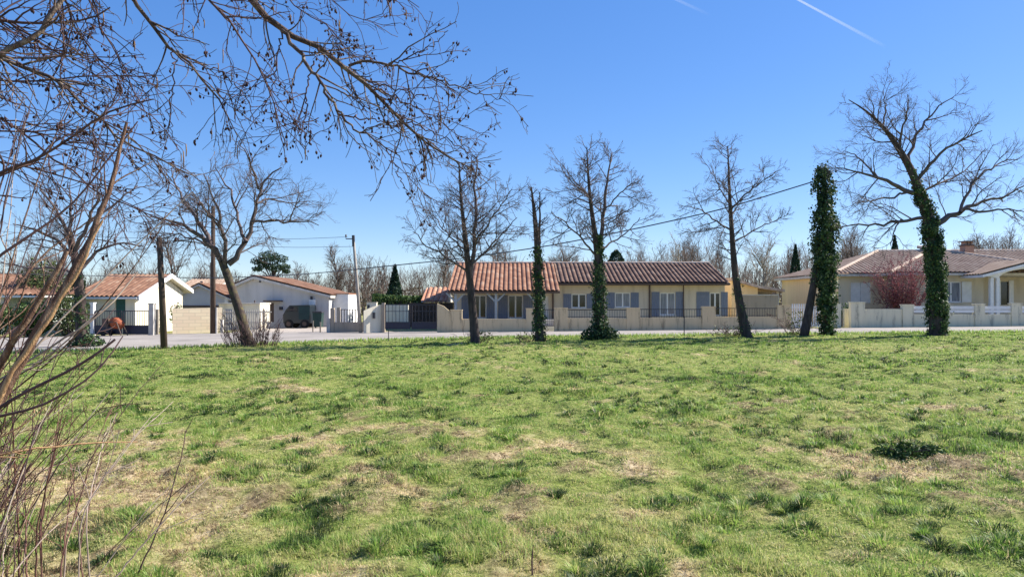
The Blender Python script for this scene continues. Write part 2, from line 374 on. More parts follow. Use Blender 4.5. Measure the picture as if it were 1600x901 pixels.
for (y0, y1, dens, w, hs) in [(2.6, 7, 5600, .0048, 1), (7, 11, 3400, .0068, 1), (11, 18, 1500, .0105, 1), (18, 27, 620, .018, 1.0), (27, 37, 300, .028, 1.1)]:
    X, Y = scatter(y0, y1, dens)
    ey = edge_y(X)
    k = Y < ey + nr.uniform(-.5, .25, len(X)); X, Y = X[k], Y[k]
    d = dryness(X, Y); s = soil(X, Y)
    tuft = fbm(X * 2.6 + 11, Y * 2.6, 2); tall = fbm(X * 1.1 + 70, Y * 1.1, 3)
    keep = nr.rand(len(X)) < np.clip(1.08 - .30 * d - .75 * s, .12, 1)
    X, Y, d, tuft, tall = X[keep], Y[keep], d[keep], tuft[keep], tall[keep]
    n = len(X)
    dead = nr.rand(n) < np.clip(.045 + d * .80, 0, 1)
    up = np.clip((tuft - .42) * 4, 0, 1) * np.clip((tall - .38) * 4, .15, 1)
    h = (.022 + .062 * up) * nr.uniform(.55, 1.35, n) * hs
    h = np.where(dead, h * .7 + .018, h)
    lean = np.where(dead, nr.uniform(.8, 1.45, n), nr.uniform(.15, 1.1, n))
    clump = fbm(X * 3.4 + 31, Y * 2.8 + 7, 2)
    mott = fbm(X * 8.5 + 3, Y * 7 + 60, 2)
    hue = np.where(dead, np.clip(.30 * (mott - .28) / .42 + nr.normal(0, .055, n), 0, .27), np.clip(.43 + (tuft - .5) * .55 + np.clip(clump - .57, 0, 1) * 3.2 + (fbm(X * .25, Y * .25, 2) - .5) * .7 + nr.normal(0, .15, n), .24, 1))
    acc.append(blades(X, Y, h, w * nr.uniform(.7, 1.3, n), lean, nr.uniform(0, 6.283, n), hue))
# taller tufts
def tufts(ntuft, y0, y1, per, w):
    X, Y = scatter(y0, y1, ntuft / (.78 * (y1 ** 2 - y0 ** 2)))
    k = (dryness(X, Y) < nr.uniform(.25, .95, len(X))) & (soil(X, Y) < .3) & (Y < edge_y(X) - .3) & (fbm(X * .5 + 9, Y * .5, 2) > .40); X, Y = X[k], Y[k]
    m = per; rr = nr.uniform(.04, .15, len(X)); hh = nr.uniform(.05, .12, len(X))
    a = nr.uniform(0, 6.283, (len(X), m)); q = np.sqrt(nr.rand(len(X), m))
    bx = X[:, None] + np.cos(a) * q * rr[:, None]; by = Y[:, None] + np.sin(a) * q * rr[:, None]
    h = hh[:, None] * nr.uniform(.55, 1.15, a.shape) * (1.1 - .35 * q)
    hue = np.clip(nr.choice([.45, .55, .7, .88, .97], len(X))[:, None] + nr.normal(0, .12, a.shape), .3, 1)
    hue = np.where(nr.rand(*a.shape) < .06, .14, hue)
    az = a + nr.normal(0, .5, a.shape)
    return blades(bx.ravel(), by.ravel(), h.ravel(), np.full(h.size, w), (.3 + q * .75).ravel(), az.ravel(), hue.ravel())
acc += [tufts(420, 3.8, 8, 120, .0065), tufts(900, 8, 15, 64, .011), tufts(1100, 15, 31, 34, .02)]
# verge: longer grass along the road edge
X = nr.uniform(-40, 40, 15000); Y = edge_y(X) - np.abs(nr.normal(0, .6, len(X))) + .1
acc.append(blades(X, Y, nr.uniform(.06, .2, len(X)), np.full(len(X), .03), nr.uniform(.2, 1, len(X)), nr.uniform(0, 6.28, len(X)), nr.uniform(.3, .75, len(X))))
off = 0; Vs, Qs, Ts, Hs = [], [], [], []
for V, q, t, hu in acc:
    Vs.append(V); Qs.append(q + off); Ts.append(t + off); Hs.append(hu); off += len(V)
gr = mk_np('grass', np.vstack(Vs), [np.vstack(Qs), np.vstack(Ts)], M['blade'], None, False, {'hue': np.concatenate(Hs)})
tag(gr, 'short patchy meadow grass with straw and green tufts', 'grass', kind='stuff')

# ------------------------------------------------------------------ trees
class Wood:
    def __init__(s, seed): s.b = {}; s.r = np.random.RandomState(seed); s.tips = []
    def put(s, P, rad, k):
        s.b.setdefault((len(P), k), []).append((P, rad))
    def mesh(s, name, m, parent):
        Vs, Qs, off = [], [], 0
        for (n, k), L in s.b.items():
            V, Qd = tube_np(np.array([p for p, _ in L]), np.array([r for _, r in L]), k)
            Vs.append(V); Qs.append(Qd + off); off += len(V)
        return mk_np(name, np.vstack(Vs), np.vstack(Qs), m, parent, True)
def resample(P, rad, n):
    P = np.asarray(P, float); d = np.r_[0, np.cumsum(np.linalg.norm(np.diff(P, axis=0), axis=1))]
    t = np.linspace(0, d[-1], n)
    # Catmull-like smoothing through linear + relaxation
    Q = np.stack([np.interp(t, d, P[:, i]) for i in range(3)], -1)
    for _ in range(2): Q[1:-1] = Q[1:-1] * .5 + (Q[2:] + Q[:-2]) * .25
    return Q, np.interp(t, d, rad), d[-1]
def sprout(wd, P, rad, length, lev, prm, t0=.15):
    """children along a limb"""
    r = wd.r
    cfg = prm[lev]
    n = max(1, int(length * cfg['dens'] * r.uniform(.85, 1.15)))
    m = len(P) - 1
    for t in np.sort(r.uniform(t0, 1.0, n)):
        i = min(int(t * m), m - 1); f = t * m - i
        p = P[i] * (1 - f) + P[i + 1] * f; rr = rad[i] * (1 - f) + rad[i + 1] * f
        T = P[i + 1] - P[i]; T = T / (np.linalg.norm(T) + 1e-9)
        a = r.normal(size=3); a = a - T * a.dot(T); a /= np.linalg.norm(a) + 1e-9
        a[1] *= cfg.get('flat', 1)
        ang = R(r.uniform(*cfg['ang']))
        d = T * math.cos(ang) + a * math.sin(ang) + np.array((0, 0, cfg.get('up', 0)))
        d /= np.linalg.norm(d)
        L = cfg['len'] * r.uniform(.45, 1.15) * (1 - cfg.get('taper', .55) * t)
        if L < .05: continue
        k = cfg['n']; seg = L / (k - 1)
        pts = [p]
        for _ in range(k - 1):
            pts.append(pts[-1] + d * seg)
            d = d + r.normal(size=3) * cfg['wob'] + np.array((0, 0, cfg.get('curve', 0)))
            d /= np.linalg.norm(d)
        pts = np.array(pts)
        r0 = min(rr * .7, cfg['r']) * r.uniform(.75, 1.1); r1 = max(cfg['rmin'], r0 * .3)
        r0 = max(r0, r1)
        rd = np.linspace(r0, r1, k)
        wd.put(pts, rd, cfg['k'])
        if lev + 1 < len(prm): sprout(wd, pts, rd, L, lev + 1, prm, cfg.get('t0', .2))
        else: wd.tips.append((pts, d))
def limb_world(pts, Y, dy=0.0, seed=0):
    r = np.random.RandomState(seed); n = len(pts); out = []
    for i, (a, b) in enumerate(pts):
        out.append(W(a, b, Y + dy * i / max(1, n - 1)))
    return np.array(out)
def bare_tree(name, label, cat, base, trunk, limbs, prm, tm, cm, seed, group=None, twig_trunk_from=.45, n=16):
    """trunk and limbs surveyed as bearings; limbs = (points, r0, r1, depth drift)"""
    Y = GY(*base); root = thing(name, label, cat, G(*base), group)
    tw = Wood(seed); cw = Wood(seed + 1)
    P = limb_world(trunk[0], Y); P[0][2] = ground_z(P[0][0], P[0][1]) - .1
    Q, rd, L = resample(P, np.interp(np.linspace(0, 1, len(P)), np.linspace(0, 1, len(trunk[1])), trunk[1]), n)
    tw.put(Q, rd, 12)
    tr = tw.mesh('trunk', tm, root)
    sprout(cw, Q, rd, L, 0, prm, twig_trunk_from)
    for (pts, r0, r1, dy) in limbs:
        P = limb_world(pts, Y, dy)
        Q2, rd2, L2 = resample(P, np.linspace(r0, r1, len(P)), 12)
        Q2[1:-1] += cw.r.normal(size=(10, 3)) * .03 * L2 / 3
        cw.put(Q2, rd2, 7)
        sprout(cw, Q2, rd2, L2, 0, prm, .12)
    cr = cw.mesh('crown', cm, root)
    return root, Y
def leaf_cloud(name, P, size, m, parent, hue=None, nrm=None, aspect=1.0, flat=0.0):
    """many small leaf-sized faces"""
    P = np.asarray(P, float); n = len(P)
    a = nr.normal(size=(n, 3))
    if nrm is not None: a = a * .75 + nrm * 1.0
    a /= np.linalg.norm(a, axis=1, keepdims=True)
    b = np.cross(a, nr.normal(size=(n, 3))); b /= np.linalg.norm(b, axis=1, keepdims=True) + 1e-9
    c = np.cross(a, b)
    s = (np.full(n, size) if np.ndim(size) == 0 else size) * nr.uniform(.6, 1.35, n)
    s = s[:, None]
    V = np.stack([P - b * s * .5, P + c * s * .5 * aspect, P + b * s * .55 + a * s * .12, P - c * s * .5 * aspect], 1).reshape(-1, 3)
    Qd = np.arange(n * 4).reshape(-1, 4)
    h = np.repeat(nr.rand(n) if hue is None else hue, 4)
    return mk_np(name, V, Qd, m, parent, False, {'hue': h})
def ivy_on(parent, pts, rad, dens, size, name='ivy', spread=.05, m=None):
    """ivy sleeve round a polyline; uneven thickness"""
    Q, rd, L = resample(np.array(pts), rad, 40)
    area = sum(2 * math.pi * rd[i] * L / 40 for i in range(40)); n = int(area * dens)
    t = nr.rand(n) * 38.99; i = t.astype(int); f = (t - i)[:, None]
    C = Q[i] * (1 - f) + Q[i + 1] * f; r = rd[i]
    az = nr.rand(n) * 6.283
    bump = np.clip((fbm(az * 1.3 + 10 * r, t * .8, 3) - .5) * 1.6 + .5, 0, 1)
    rr = r * (.45 + .55 * bump) + np.abs(nr.normal(0, spread, n)) * (bump > .5)
    nrm = np.stack([np.cos(az), np.sin(az), nr.normal(0, .25, n)], -1)
    hue = np.clip(nr.beta(1.6, 2.2, n) + (bump - .5) * .7, 0, 1)
    P = C + nrm * rr[:, None]; gap = fbm(az * 2.3 + 4, t * .9 + 30, 2) > .36
    P, nrm, hue = P[gap], nrm[gap], hue[gap]
    ns = int(L * 7); j = nr.randint(0, len(P), ns)                       # side sprays that break the outline
    o = nr.rand(ns, 14, 1); q = P[j][:, None] + nrm[j][:, None] * o * np.minimum(.20, rd.mean() * .6) + nr.uniform(-.07, .07, (ns, 14, 3)) - np.array((0, 0, .12)) * o ** 2
    P = np.vstack([P, q.reshape(-1, 3)]); hue = np.r_[hue, np.clip(nr.rand(ns * 14) * .6 + .4, 0, 1)]; nrm = np.vstack([nrm, np.repeat(nrm[j], 14, 0)])
    return leaf_cloud(name, P, size * nr.uniform(.6, 1.5, len(P)), m or M['ivy'], parent, hue, nrm)

ALD = [dict(dens=4.6, len=2.1, ang=(45, 80), n=7, wob=.10, r=.026, rmin=.008, k=5, curve=.045, taper=.6, up=.10),
       dict(dens=9.0, len=.70, ang=(28, 60), n=5, wob=.14, r=.010, rmin=.0048, k=3, curve=.04, taper=.45),
       dict(dens=12, len=.26, ang=(22, 55), n=4, wob=.18, r=.0055, rmin=.0042, k=3, curve=.05)]
OAK = [dict(dens=2.3, len=2.08, ang=(30, 65), n=8, wob=.15, r=.032, rmin=.008, k=5, curve=.04, taper=.5),
       dict(dens=5.6, len=1.1, ang=(28, 60), n=6, wob=.17, r=.011, rmin=.0048, k=4, curve=.04, taper=.45),
       dict(dens=11, len=.46, ang=(22, 55), n=4, wob=.19, r=.0052, rmin=.0035, k=3, curve=.03)]
FAR_P = [dict(dens=3.2, len=3.0, ang=(22, 48), n=6, wob=.10, r=.06, rmin=.02, k=4, curve=.05, taper=.5, up=.2),
         dict(dens=3.6, len=1.5, ang=(20, 50), n=4, wob=.15, r=.022, rmin=.011, k=3, curve=.05),
         dict(dens=5.0, len=.7, ang=(20, 50), n=3, wob=.2, r=.012, rmin=.009, k=3)]

# --- roadside trees
bare_tree('bare_tree', 'crooked old bare tree forking low, dense suckers round its base', 'tree', (388, 541),
    ([(390, 543), (384, 520), (374, 485), (362, 450), (352, 420), (346, 408)], [.32, .21, .18, .165, .16, .13]),
    [([(347, 410), (332, 385), (312, 366), (290, 352), (262, 344), (235, 338)], 0.120, 0.024, -1.0),
     ([(340, 398), (322, 365), (305, 338), (288, 318), (276, 292), (268, 262)], 0.104, 0.018, 1.0),
     ([(352, 416), (357, 385), (347, 362), (345, 335), (330, 305), (318, 272)], 0.096, 0.018, -1.4),
     ([(357, 412), (368, 408), (383, 404), (384, 380), (394, 350), (401, 320), (402, 295), (416, 278), (440, 262)], 0.136, 0.024, .4),
     ([(385, 378), (372, 350), (366, 312), (352, 285), (336, 262)], 0.072, 0.018, 1.8),
     ([(395, 346), (420, 344), (450, 346), (478, 344), (498, 352)], 0.056, 0.015, -1.2),
     ([(401, 318), (420, 308), (445, 318), (480, 315)], 0.048, 0.014, 1.5),
     ([(404, 296), (396, 265), (385, 240), (372, 222)], 0.048, 0.014, -1.0),
     ([(347, 360), (330, 342), (318, 325), (300, 300)], 0.048, 0.014, -2.5),
     ([(330, 383), (300, 372), (270, 366), (245, 372)], 0.048, 0.014, 2.5)],
    OAK, M['mossbark'], M['twig'], 21, twig_trunk_from=.9)
sk = Wood(55)                                                           # suckers at the foot of the crooked tree
root = thing('sucker_shoots', 'thicket of thin suckers round the foot of the crooked old tree', 'shrub', G(392, 541))
bx, by, bz = G(394, 541)
for i in range(110):
    a = sk.r.uniform(0, 6.28); q = sk.r.uniform(.1, .95); p = np.array((bx + math.cos(a) * q * 1.1, by + math.sin(a) * q * .6, bz - .05))
    d = np.array((math.cos(a) * .35, math.sin(a) * .3, 1.0)); L = sk.r.uniform(.5, 1.7) * (1.15 - q * .5)
    pts = [p]
    for _ in range(5):
        pts.append(pts[-1] + d / np.linalg.norm(d) * L / 5); d = d + sk.r.normal(size=3) * .14
    sk.put(np.array(pts), np.linspace(.012, .006, 6), 4)
    sprout(sk, np.array(pts), np.linspace(.012, .006, 6), L, 0, [dict(dens=4, len=.4, ang=(20, 50), n=4, wob=.15, r=.007, rmin=.005, k=3)])
sk.mesh('shoot', M['aldertwig'], root)

bare_tree('alder_tree', 'slender bare twin-stemmed alder in front of the porch of the long bungalow', 'tree', (742, 536),
    ([(743, 538), (740, 500), (736, 455), (732, 420), (727, 370), (722, 330), (719, 290), (717, 255)], [.21, .17, .155, .13, .10, .07, .05, .025]),
    [([(735, 430), (740, 395), (742, 350), (743, 310), (744, 275), (745, 245)], .10, .02, .3),
     ([(734, 428), (712, 412), (690, 398), (662, 382), (645, 362)], .05, .015, -1.2),
     ([(738, 412), (760, 392), (785, 365), (808, 340)], .05, .015, 1.2),
     ([(730, 395), (705, 372), (685, 348), (668, 325)], .04, .012, 1.5),
     ([(741, 385), (762, 350), (785, 318), (800, 296)], .04, .012, -1.5)],
    ALD, M['bark'], M['twig'], 31, twig_trunk_from=.42)
r2, y2 = bare_tree('ivied_tree', 'narrow ivy-wrapped trunk with two bare topmost stems, before the bungalow roof', 'tree', (842, 534),
    ([(843, 536), (842, 480), (841, 430), (840, 390), (836, 340), (830, 292)], [.19, .16, .15, .13, .09, .03]),
    [([(841, 395), (843, 360), (844, 330), (843, 300)], .07, .02, .3)],
    [dict(ALD[0], len=.75, dens=8), dict(ALD[1], len=.36, dens=7), dict(ALD[2], len=.2, dens=6)], M['bark'], M['twig'], 41, twig_trunk_from=.64)
ivy_on(r2, limb_world([(843, 536), (842, 480), (841, 430), (840, 385)], y2), [.27, .25, .23, .15], 900, .06)
r3, y3 = bare_tree('alder_tree', 'bare alder with ivied trunk and bushy ivy foot, middle of the roadside row', 'tree', (937, 531),
    ([(938, 533), (937, 490), (936, 440), (935, 395), (926, 345), (921, 300), (918, 265), (917, 230)], [.24, .21, .19, .16, .10, .07, .045, .02]),
    [([(936, 395), (942, 355), (945, 310), (950, 270), (955, 240)], .11, .02, .4),
     ([(932, 400), (912, 378), (888, 352), (862, 332)], .05, .015, -1.0),
     ([(940, 388), (958, 378), (980, 362), (1000, 340)], .045, .015, 1.0),
     ([(944, 330), (965, 305), (985, 288), (1003, 280)], .035, .012, -1.0),
     ([(922, 310), (900, 285), (880, 258)], .035, .012, 1.0)],
    ALD, M['bark'], M['twig'], 51, twig_trunk_from=.48)
ivy_on(r3, limb_world([(938, 533), (937, 490), (936, 440), (936, 368)], y3), [.42, .30, .27, .16], 800, .065)
bx, by, bz = G(938, 531)
n = 1500; a = nr.rand(n) * 6.28; q = nr.rand(n) ** .75 * .85
leaf_cloud('foliage', np.stack([bx + np.cos(a) * q, by + np.sin(a) * q * .6, bz + .03 + nr.rand(n) * .75 * (1.1 - q * .85)], -1), .085, M['ivy'], r3, nr.beta(2, 2.5, n))
r4, y4 = bare_tree('alder_tree', 'bare alder with leaning foot at the right end of the long bungalow', 'tree', (1166, 527),
    ([(1168, 529), (1160, 495), (1152, 455), (1147, 415), (1144, 370), (1141, 325), (1139, 280), (1137, 228)], [.23, .19, .16, .14, .11, .08, .05, .02]),
    [([(1143, 360), (1120, 345), (1098, 330), (1078, 322)], .045, .014, -1.0), ([(1145, 378), (1165, 368), (1190, 352), (1215, 345)], .045, .014, 1.0),
     ([(1141, 330), (1160, 308), (1185, 288), (1212, 268)], .045, .014, -1.2), ([(1141, 320), (1122, 290), (1108, 262)], .035, .012, 1.2)],
    ALD, M['bark'], M['twig'], 61, twig_trunk_from=.40)
ivy_on(r4, limb_world([(1168, 529), (1160, 495), (1153, 455), (1150, 425)], y4), [.24, .19, .17, .14], 300, .055)

YI = GY(1285, 524)
iv = thing('ivied_pole', 'tall ivy-smothered column carrying the end of the overhead cable', 'pole', G(1291, 524))
mk('trunk', MB().tube(limb_world([(1292, 527), (1290, 400), (1287, 268)], YI), [.17, .14, .11], 10), M['bark'], iv, True)
ivy_on(iv, limb_world([(1293, 526), (1292, 480), (1291, 430), (1290, 380), (1289, 340), (1288, 300), (1286, 275), (1285, 263)], YI), [.25, .29, .41, .52, .50, .42, .33, .12], 1250, .075, spread=.12)
il = thing('ivied_tree', 'thin leaning trunk resting against the ivy-smothered column', 'tree', G(1257, 525))
lp = limb_world([(1256, 527), (1264, 485), (1272, 440), (1279, 400), (1281, 365)], YI, 0.3)
mk('trunk', MB().tube(resample(lp, [.19, .17, .15, .13, .1], 14)[0], np.linspace(.21, .1, 14), 10), M['bark'], il, True)
ivy_on(il, lp[2:], [.17, .21, .24], 500, .065)

r5, y5 = bare_tree('oak_tree', 'great spreading bare oak with thick ivy up its trunk', 'tree', (1464, 524),
    ([(1465, 527), (1464, 490), (1462, 440), (1459, 390), (1454, 350), (1441, 312), (1431, 282), (1420, 256), (1405, 234), (1390, 210), (1370, 186), (1346, 167), (1326, 156)],
     [.36, .29, .26, .245, .235, .215, .175, .155, .125, .095, .06, .035, .018]),
    [([(1460, 352), (1475, 342), (1494, 336), (1506, 325), (1532, 316), (1570, 306), (1606, 288)], 0.148, 0.024, .6),
     ([(1506, 326), (1535, 332), (1568, 326), (1604, 332)], 0.067, 0.018, -1.5),
     ([(1500, 332), (1512, 300), (1530, 272), (1560, 255), (1590, 250)], 0.074, 0.018, 1.5),
     ([(1427, 302), (1400, 290), (1372, 277), (1340, 270), (1308, 262)], 0.104, 0.018, -.8),
     ([(1445, 340), (1410, 343), (1372, 352), (1336, 350), (1304, 356)], 0.081, 0.018, .8),
     ([(1408, 343), (1396, 362), (1392, 384)], 0.037, 0.014, -.5),
     ([(1421, 256), (1424, 225), (1440, 195), (1462, 172), (1490, 152)], 0.081, 0.018, 1.0),
     ([(1432, 284), (1455, 250), (1485, 228), (1515, 212), (1535, 204)], 0.081, 0.018, -1.4),
     ([(1436, 300), (1470, 285), (1505, 270), (1540, 232)], 0.059, 0.015, 1.8),
     ([(1405, 234), (1408, 205), (1420, 175), (1418, 148)], 0.059, 0.015, -1.0),
     ([(1380, 200), (1384, 170), (1380, 142)], 0.044, 0.014, .9),
     ([(1372, 278), (1350, 255), (1335, 240), (1318, 236)], 0.044, 0.014, 1.2),
     ([(1420, 300), (1390, 310), (1360, 312), (1330, 322)], 0.052, 0.014, -1.6),
     ([(1398, 222), (1370, 222), (1345, 210)], 0.037, 0.014, 1.5)],
    OAK, M['bark'], M['twig'], 71, twig_trunk_from=.5, n=26)
ivy_on(r5, limb_world([(1465, 527), (1465, 490), (1463, 440), (1460, 390), (1454, 350), (1444, 318), (1436, 295)], y5), [.42, .44, .44, .42, .39, .32, .22], 1500, .062)
ivy_on(r5, limb_world([(1436, 298), (1428, 272), (1418, 252)], y5), [.24, .21, .14], 200, .07)

r6, y6 = bare_tree('bare_tree', 'bare spreading tree with ivied trunk at the far left of the road', 'tree', (128, 541),
    ([(129, 544), (128, 510), (126, 470), (122, 430), (116, 395), (108, 360)], [.28, .23, .20, .18, .15, .10]),
    [([(122, 425), (150, 395), (180, 378), (225, 385)], .09, .02, .8), ([(118, 405), (90, 375), (55, 358), (20, 350)], .09, .02, -.8),
     ([(112, 375), (92, 335), (70, 305), (58, 280)], .08, .02, 1.2), ([(116, 395), (136, 350), (152, 310), (160, 275)], .09, .02, -1.0),
     ([(123, 432), (85, 418), (45, 420), (0, 408)], .07, .02, 1.5), ([(138, 345), (170, 328), (200, 300), (215, 290)], .06, .02, 1.0),
     ([(108, 362), (112, 320), (106, 285)], .07, .02, .5)], OAK, M['bark'], M['twig'], 81, twig_trunk_from=.7)
ivy_on(r6, limb_world([(129, 544), (128, 510), (126, 470), (122, 430)], y6), [.34, .24, .20, .17], 520, .07)
bx, by, bz = G(130, 541)
n = 700; a = nr.rand(n) * 6.28; q = np.sqrt(nr.rand(n)) * .75
leaf_cloud('foliage', np.stack([bx + .15 + np.cos(a) * q, by + np.sin(a) * q * .6, bz + .03 + nr.rand(n) * .6 * (1.1 - q)], -1), .09, M['ivy'], r6, nr.beta(2.5, 2, n))

# --- low growth at tree feet
def brush(base, w, h, n, label, seed, name='bramble_clump', leaves=0):
    root = thing(name, label, 'shrub', G(*base)); wd = Wood(seed); bx, by, bz = G(*base)
    for i in range(n):
        a = wd.r.uniform(0, 6.28); q = wd.r.uniform(0, 1); p = np.array((bx + math.cos(a) * q * w * .5, by + math.sin(a) * q * w * .3, bz - .03))
        d = np.array((math.cos(a) * .7, math.sin(a) * .5, 1.0)); L = wd.r.uniform(.5, 1.2) * h; pts = [p]
        for _ in range(4):
            pts.append(pts[-1] + d / np.linalg.norm(d) * L / 4); d = d + wd.r.normal(size=3) * .3 + np.array((0, 0, -.22))
        wd.put(np.array(pts), np.linspace(.010, .006, 5), 3)
        sprout(wd, np.array(pts), np.linspace(.01, .006, 5), L, 0, [dict(dens=5, len=.3, ang=(25, 60), n=3, wob=.2, r=.007, rmin=.005, k=3)])
    wd.mesh('shoot', M['aldertwig'], root)
    if leaves:
        a = nr.rand(leaves) * 6.28; q = np.sqrt(nr.rand(leaves)) * w * .5
        leaf_cloud('foliage', np.stack([bx + np.cos(a) * q, by + np.sin(a) * q * .6, bz + nr.rand(leaves) * h * .7], -1), .07, M['olive'], root)
brush((748, 535), 1.0, .7, 26, 'dry brambles at the foot of the twin-stemmed alder', 101, leaves=120)
brush((825, 533), 1.1, .6, 34, 'reddish brambles left of the narrow ivy-wrapped trunk', 102, leaves=60)
brush((1145, 526), 1.9, .75, 60, 'low grey bramble patch left of the leaning-foot alder', 103, leaves=160)
brush((1244, 523), .9, 1.6, 30, 'wispy green-brown shoots left of the leaning trunk', 104, leaves=240)

# ------------------------------------------------------------------ background wood and far trees
def far_tree_mesh(seed, Ht, spread, m, prm, name, root, base):
    wd = Wood(seed); r = wd.r; b = np.array(base)
    P = [b + np.array((0, 0, -.2))]; d = np.array((r.normal() * .06, r.normal() * .06, 1.0))
    for i in range(7):
        P.append(P[-1] + d * Ht * .82 / 7); d = d + np.array((r.normal() * .06, r.normal() * .06, 0))
    P = np.array(P); rd = np.linspace(Ht * .02, Ht * .005, 8)
    sprout(wd, P, rd, Ht, 0, [dict(prm[0], len=spread), dict(prm[1], len=spread * .5), dict(prm[2], len=spread * .27)], .22)
    cr = wd.mesh('crown', m, root)
    tw = Wood(0); tw.put(P, rd, 7); tw.mesh('trunk', m, root)
ftr = [(530, 466, 95, 376, 3.6, 'wood_far', 'rounded bare tree behind the concrete pole', 901),
       (1062, 470, 74, 362, 3.0, 'wood_pale', 'pale upright bare tree above the right half of the bungalow roof', 902),
       (1192, 470, 72, 372, 3.8, 'wood_pale', 'broad pale bare tree behind the right end of the bungalow roof', 903),
       (868, 470, 85, 378, 4.2, 'wood_far', 'wide bare tree above the ridge between the two middle alders', 904),
       (690, 470, 80, 372, 2.6, 'wood_far', 'tall bare tree just left of the bungalow roof', 905),
       (1330, 470, 85, 352, 3.2, 'wood_far', 'bare tree rising behind the left hip of the right-hand house', 906),
       (276, 470, 62, 352, 2.6, 'wood_far', 'small dark bare tree behind the white gable of the left house', 907)]
for (px, py, Y, top, sp, m, lab, seed) in ftr:
    X = wx(px, Y); gzv = SL * X
    root = thing('bare_tree', lab, 'tree', (X, Y, gzv))
    far_tree_mesh(seed, wz(top, Y) - gzv, sp, M[m], FAR_P, 'bare_tree', root, (X, Y, gzv))
# the wood behind: one mass of trunks and twigs
wd = Wood(77); r = wd.r
def wood_top(px):
    return np.interp(px, [-200, 60, 250, 400, 480, 560, 640, 700, 780, 860, 930, 1010, 1080, 1200, 1260, 1330, 1420, 1500, 1600, 1800], [395, 395, 410, 425, 415, 405, 402, 392, 392, 395, 402, 400, 385, 385, 390, 380, 385, 378, 365, 360])
for i in range(620):
    px = r.uniform(-250, 1850); Y = r.uniform(98, 150); X = wx(px, Y); gzv = SL * X
    Ht = max(4.0, (wz(wood_top(px) + 6 + r.uniform(-8, 34) + 50 * (float(vnoise(np.array(px / 46.), np.array(3.3))) - .45), Y) - gzv))
    P = [np.array((X, Y, gzv - .2))]; d = np.array((r.normal() * .05, r.normal() * .05, 1.0))
    for j in range(5): P.append(P[-1] + d * Ht / 5); d = d + np.array((r.normal() * .07, r.normal() * .07, 0))
    P = np.array(P); rd = np.linspace(.16, .03, 6) * r.uniform(.6, 1.2)
    wd.put(P, rd, 5)
    sprout(wd, P, rd, Ht, 0, [dict(dens=3.0, len=Ht * .30, ang=(25, 55), n=4, wob=.14, r=.05, rmin=.020, k=3, curve=.06, taper=.5, up=.2),
                             dict(dens=4.2, len=Ht * .13, ang=(20, 60), n=3, wob=.2, r=.022, rmin=.013, k=3)], .15)
nt_ = 44000; tpx = nr.uniform(-300, 1900, nt_); tY = nr.uniform(92, 150, nt_); tX = (tpx - 800) / F * tY
tz1 = CAMZ + (H0 - wood_top(tpx) - 13 - 50 * (vnoise(tpx / 46., tpx * 0 + 3.3) - .45)) / F * tY; tb = SL * tX + (tz1 - SL * tX) * nr.uniform(.1, .95, nt_) * (.55 + .75 * fbm(tX * .12, tY * .12, 3))
tl = nr.uniform(.6, 2.0, nt_); td = np.stack([nr.normal(0, .42, nt_), nr.normal(0, .3, nt_), np.ones(nt_)], -1); td /= np.linalg.norm(td, axis=1, keepdims=True)
tp0 = np.stack([tX, tY, tb], -1); tP_ = np.stack([tp0, tp0 + td * tl[:, None] * .5 + nr.normal(0, .07, (nt_, 3)), tp0 + td * tl[:, None]], 1); tR_ = np.tile(np.array([.020, .016, .011]), (nt_, 1))
for i in range(nt_): wd.put(tP_[i], tR_[i], 3)
wo = wd.mesh('bare_woodland', M['wood_far'], None)
tag(wo, 'hazy mass of bare winter woodland behind the houses', 'woodland', kind='stuff')
# a low thicket in front of it so that the foot of the wood is closed
n = 26000; px = nr.uniform(-300, 1900, n); Y = nr.uniform(95, 140, n); X = (px - 800) / F * Y
top = np.interp(px, [-200, 400, 700, 1000, 1800], [3.2, 3.0, 3.8, 3.6, 4.6])
Z = SL * X + nr.rand(n) ** 1.4 * top * (.4 + 1.0 * fbm(X * .18, Y * .05, 3))
bg = leaf_cloud('thicket', np.stack([X, Y, Z], -1), .38, leaf_mat('brown_thicket', [(0, (.07, .065, .04)), (.6, (.15, .125, .085)), (1, (.22, .19, .13))], .2), None)
tag(bg, 'low brown thicket along the foot of the far wood', 'thicket', kind='stuff')

def conifer(name, px, base_py, top_py, Y, rad, label, cat='tree', m='conifer', shape='cone', n=2600, size=.22):
    X = wx(px, Y); z0 = SL * X; z1 = wz(top_py, Y)
    root = thing(name, label, cat, (X, Y, z0))
    mk('trunk', MB().tube([(X, Y, z0 - .2), (X, Y, z0 + (z1 - z0) * .85)], [.14, .04], 8), M['bark'], root)
    t = nr.rand(n) ** .8 if shape == 'cone' else nr.rand(n)
    a = nr.rand(n) * 6.283
    if shape == 'cone': pr = np.minimum(1, (1 - t) * 1.9) * (.75 + .25 * np.minimum(1, t * 8))
    else: pr = np.sin(np.clip(t, .02, 1) * math.pi) ** .55
    rr = rad * pr * (.55 + .45 * np.sqrt(nr.rand(n))) * (.8 + .5 * fbm(a * 1.6, t * 9, 3))
    P = np.stack([X + np.cos(a) * rr, Y + np.sin(a) * rr, z0 + .1 + t * (z1 - z0)], -1)
    leaf_cloud('crown', P, size, M[m], root, nr.beta(2, 2.6, n), None, .6)
    return root
conifer('cypress_tree', 617, 470, 416, 58, .62, 'small dark cypress rising from the hedge behind the driveway gate')
conifer('cypress_tree', 1243, 470, 384, 66, .62, 'slim dark cypress between the two right-hand houses')
conifer('cypress_tree', 1398, 470, 370, 66, .75, 'dark cypress top above the ridge of the right-hand house')
conifer('evergreen_shrub', 963, 470, 393, 62, .95, 'round evergreen top peeping over the middle of the bungalow ridge', 'shrub', shape='ball', n=3200)
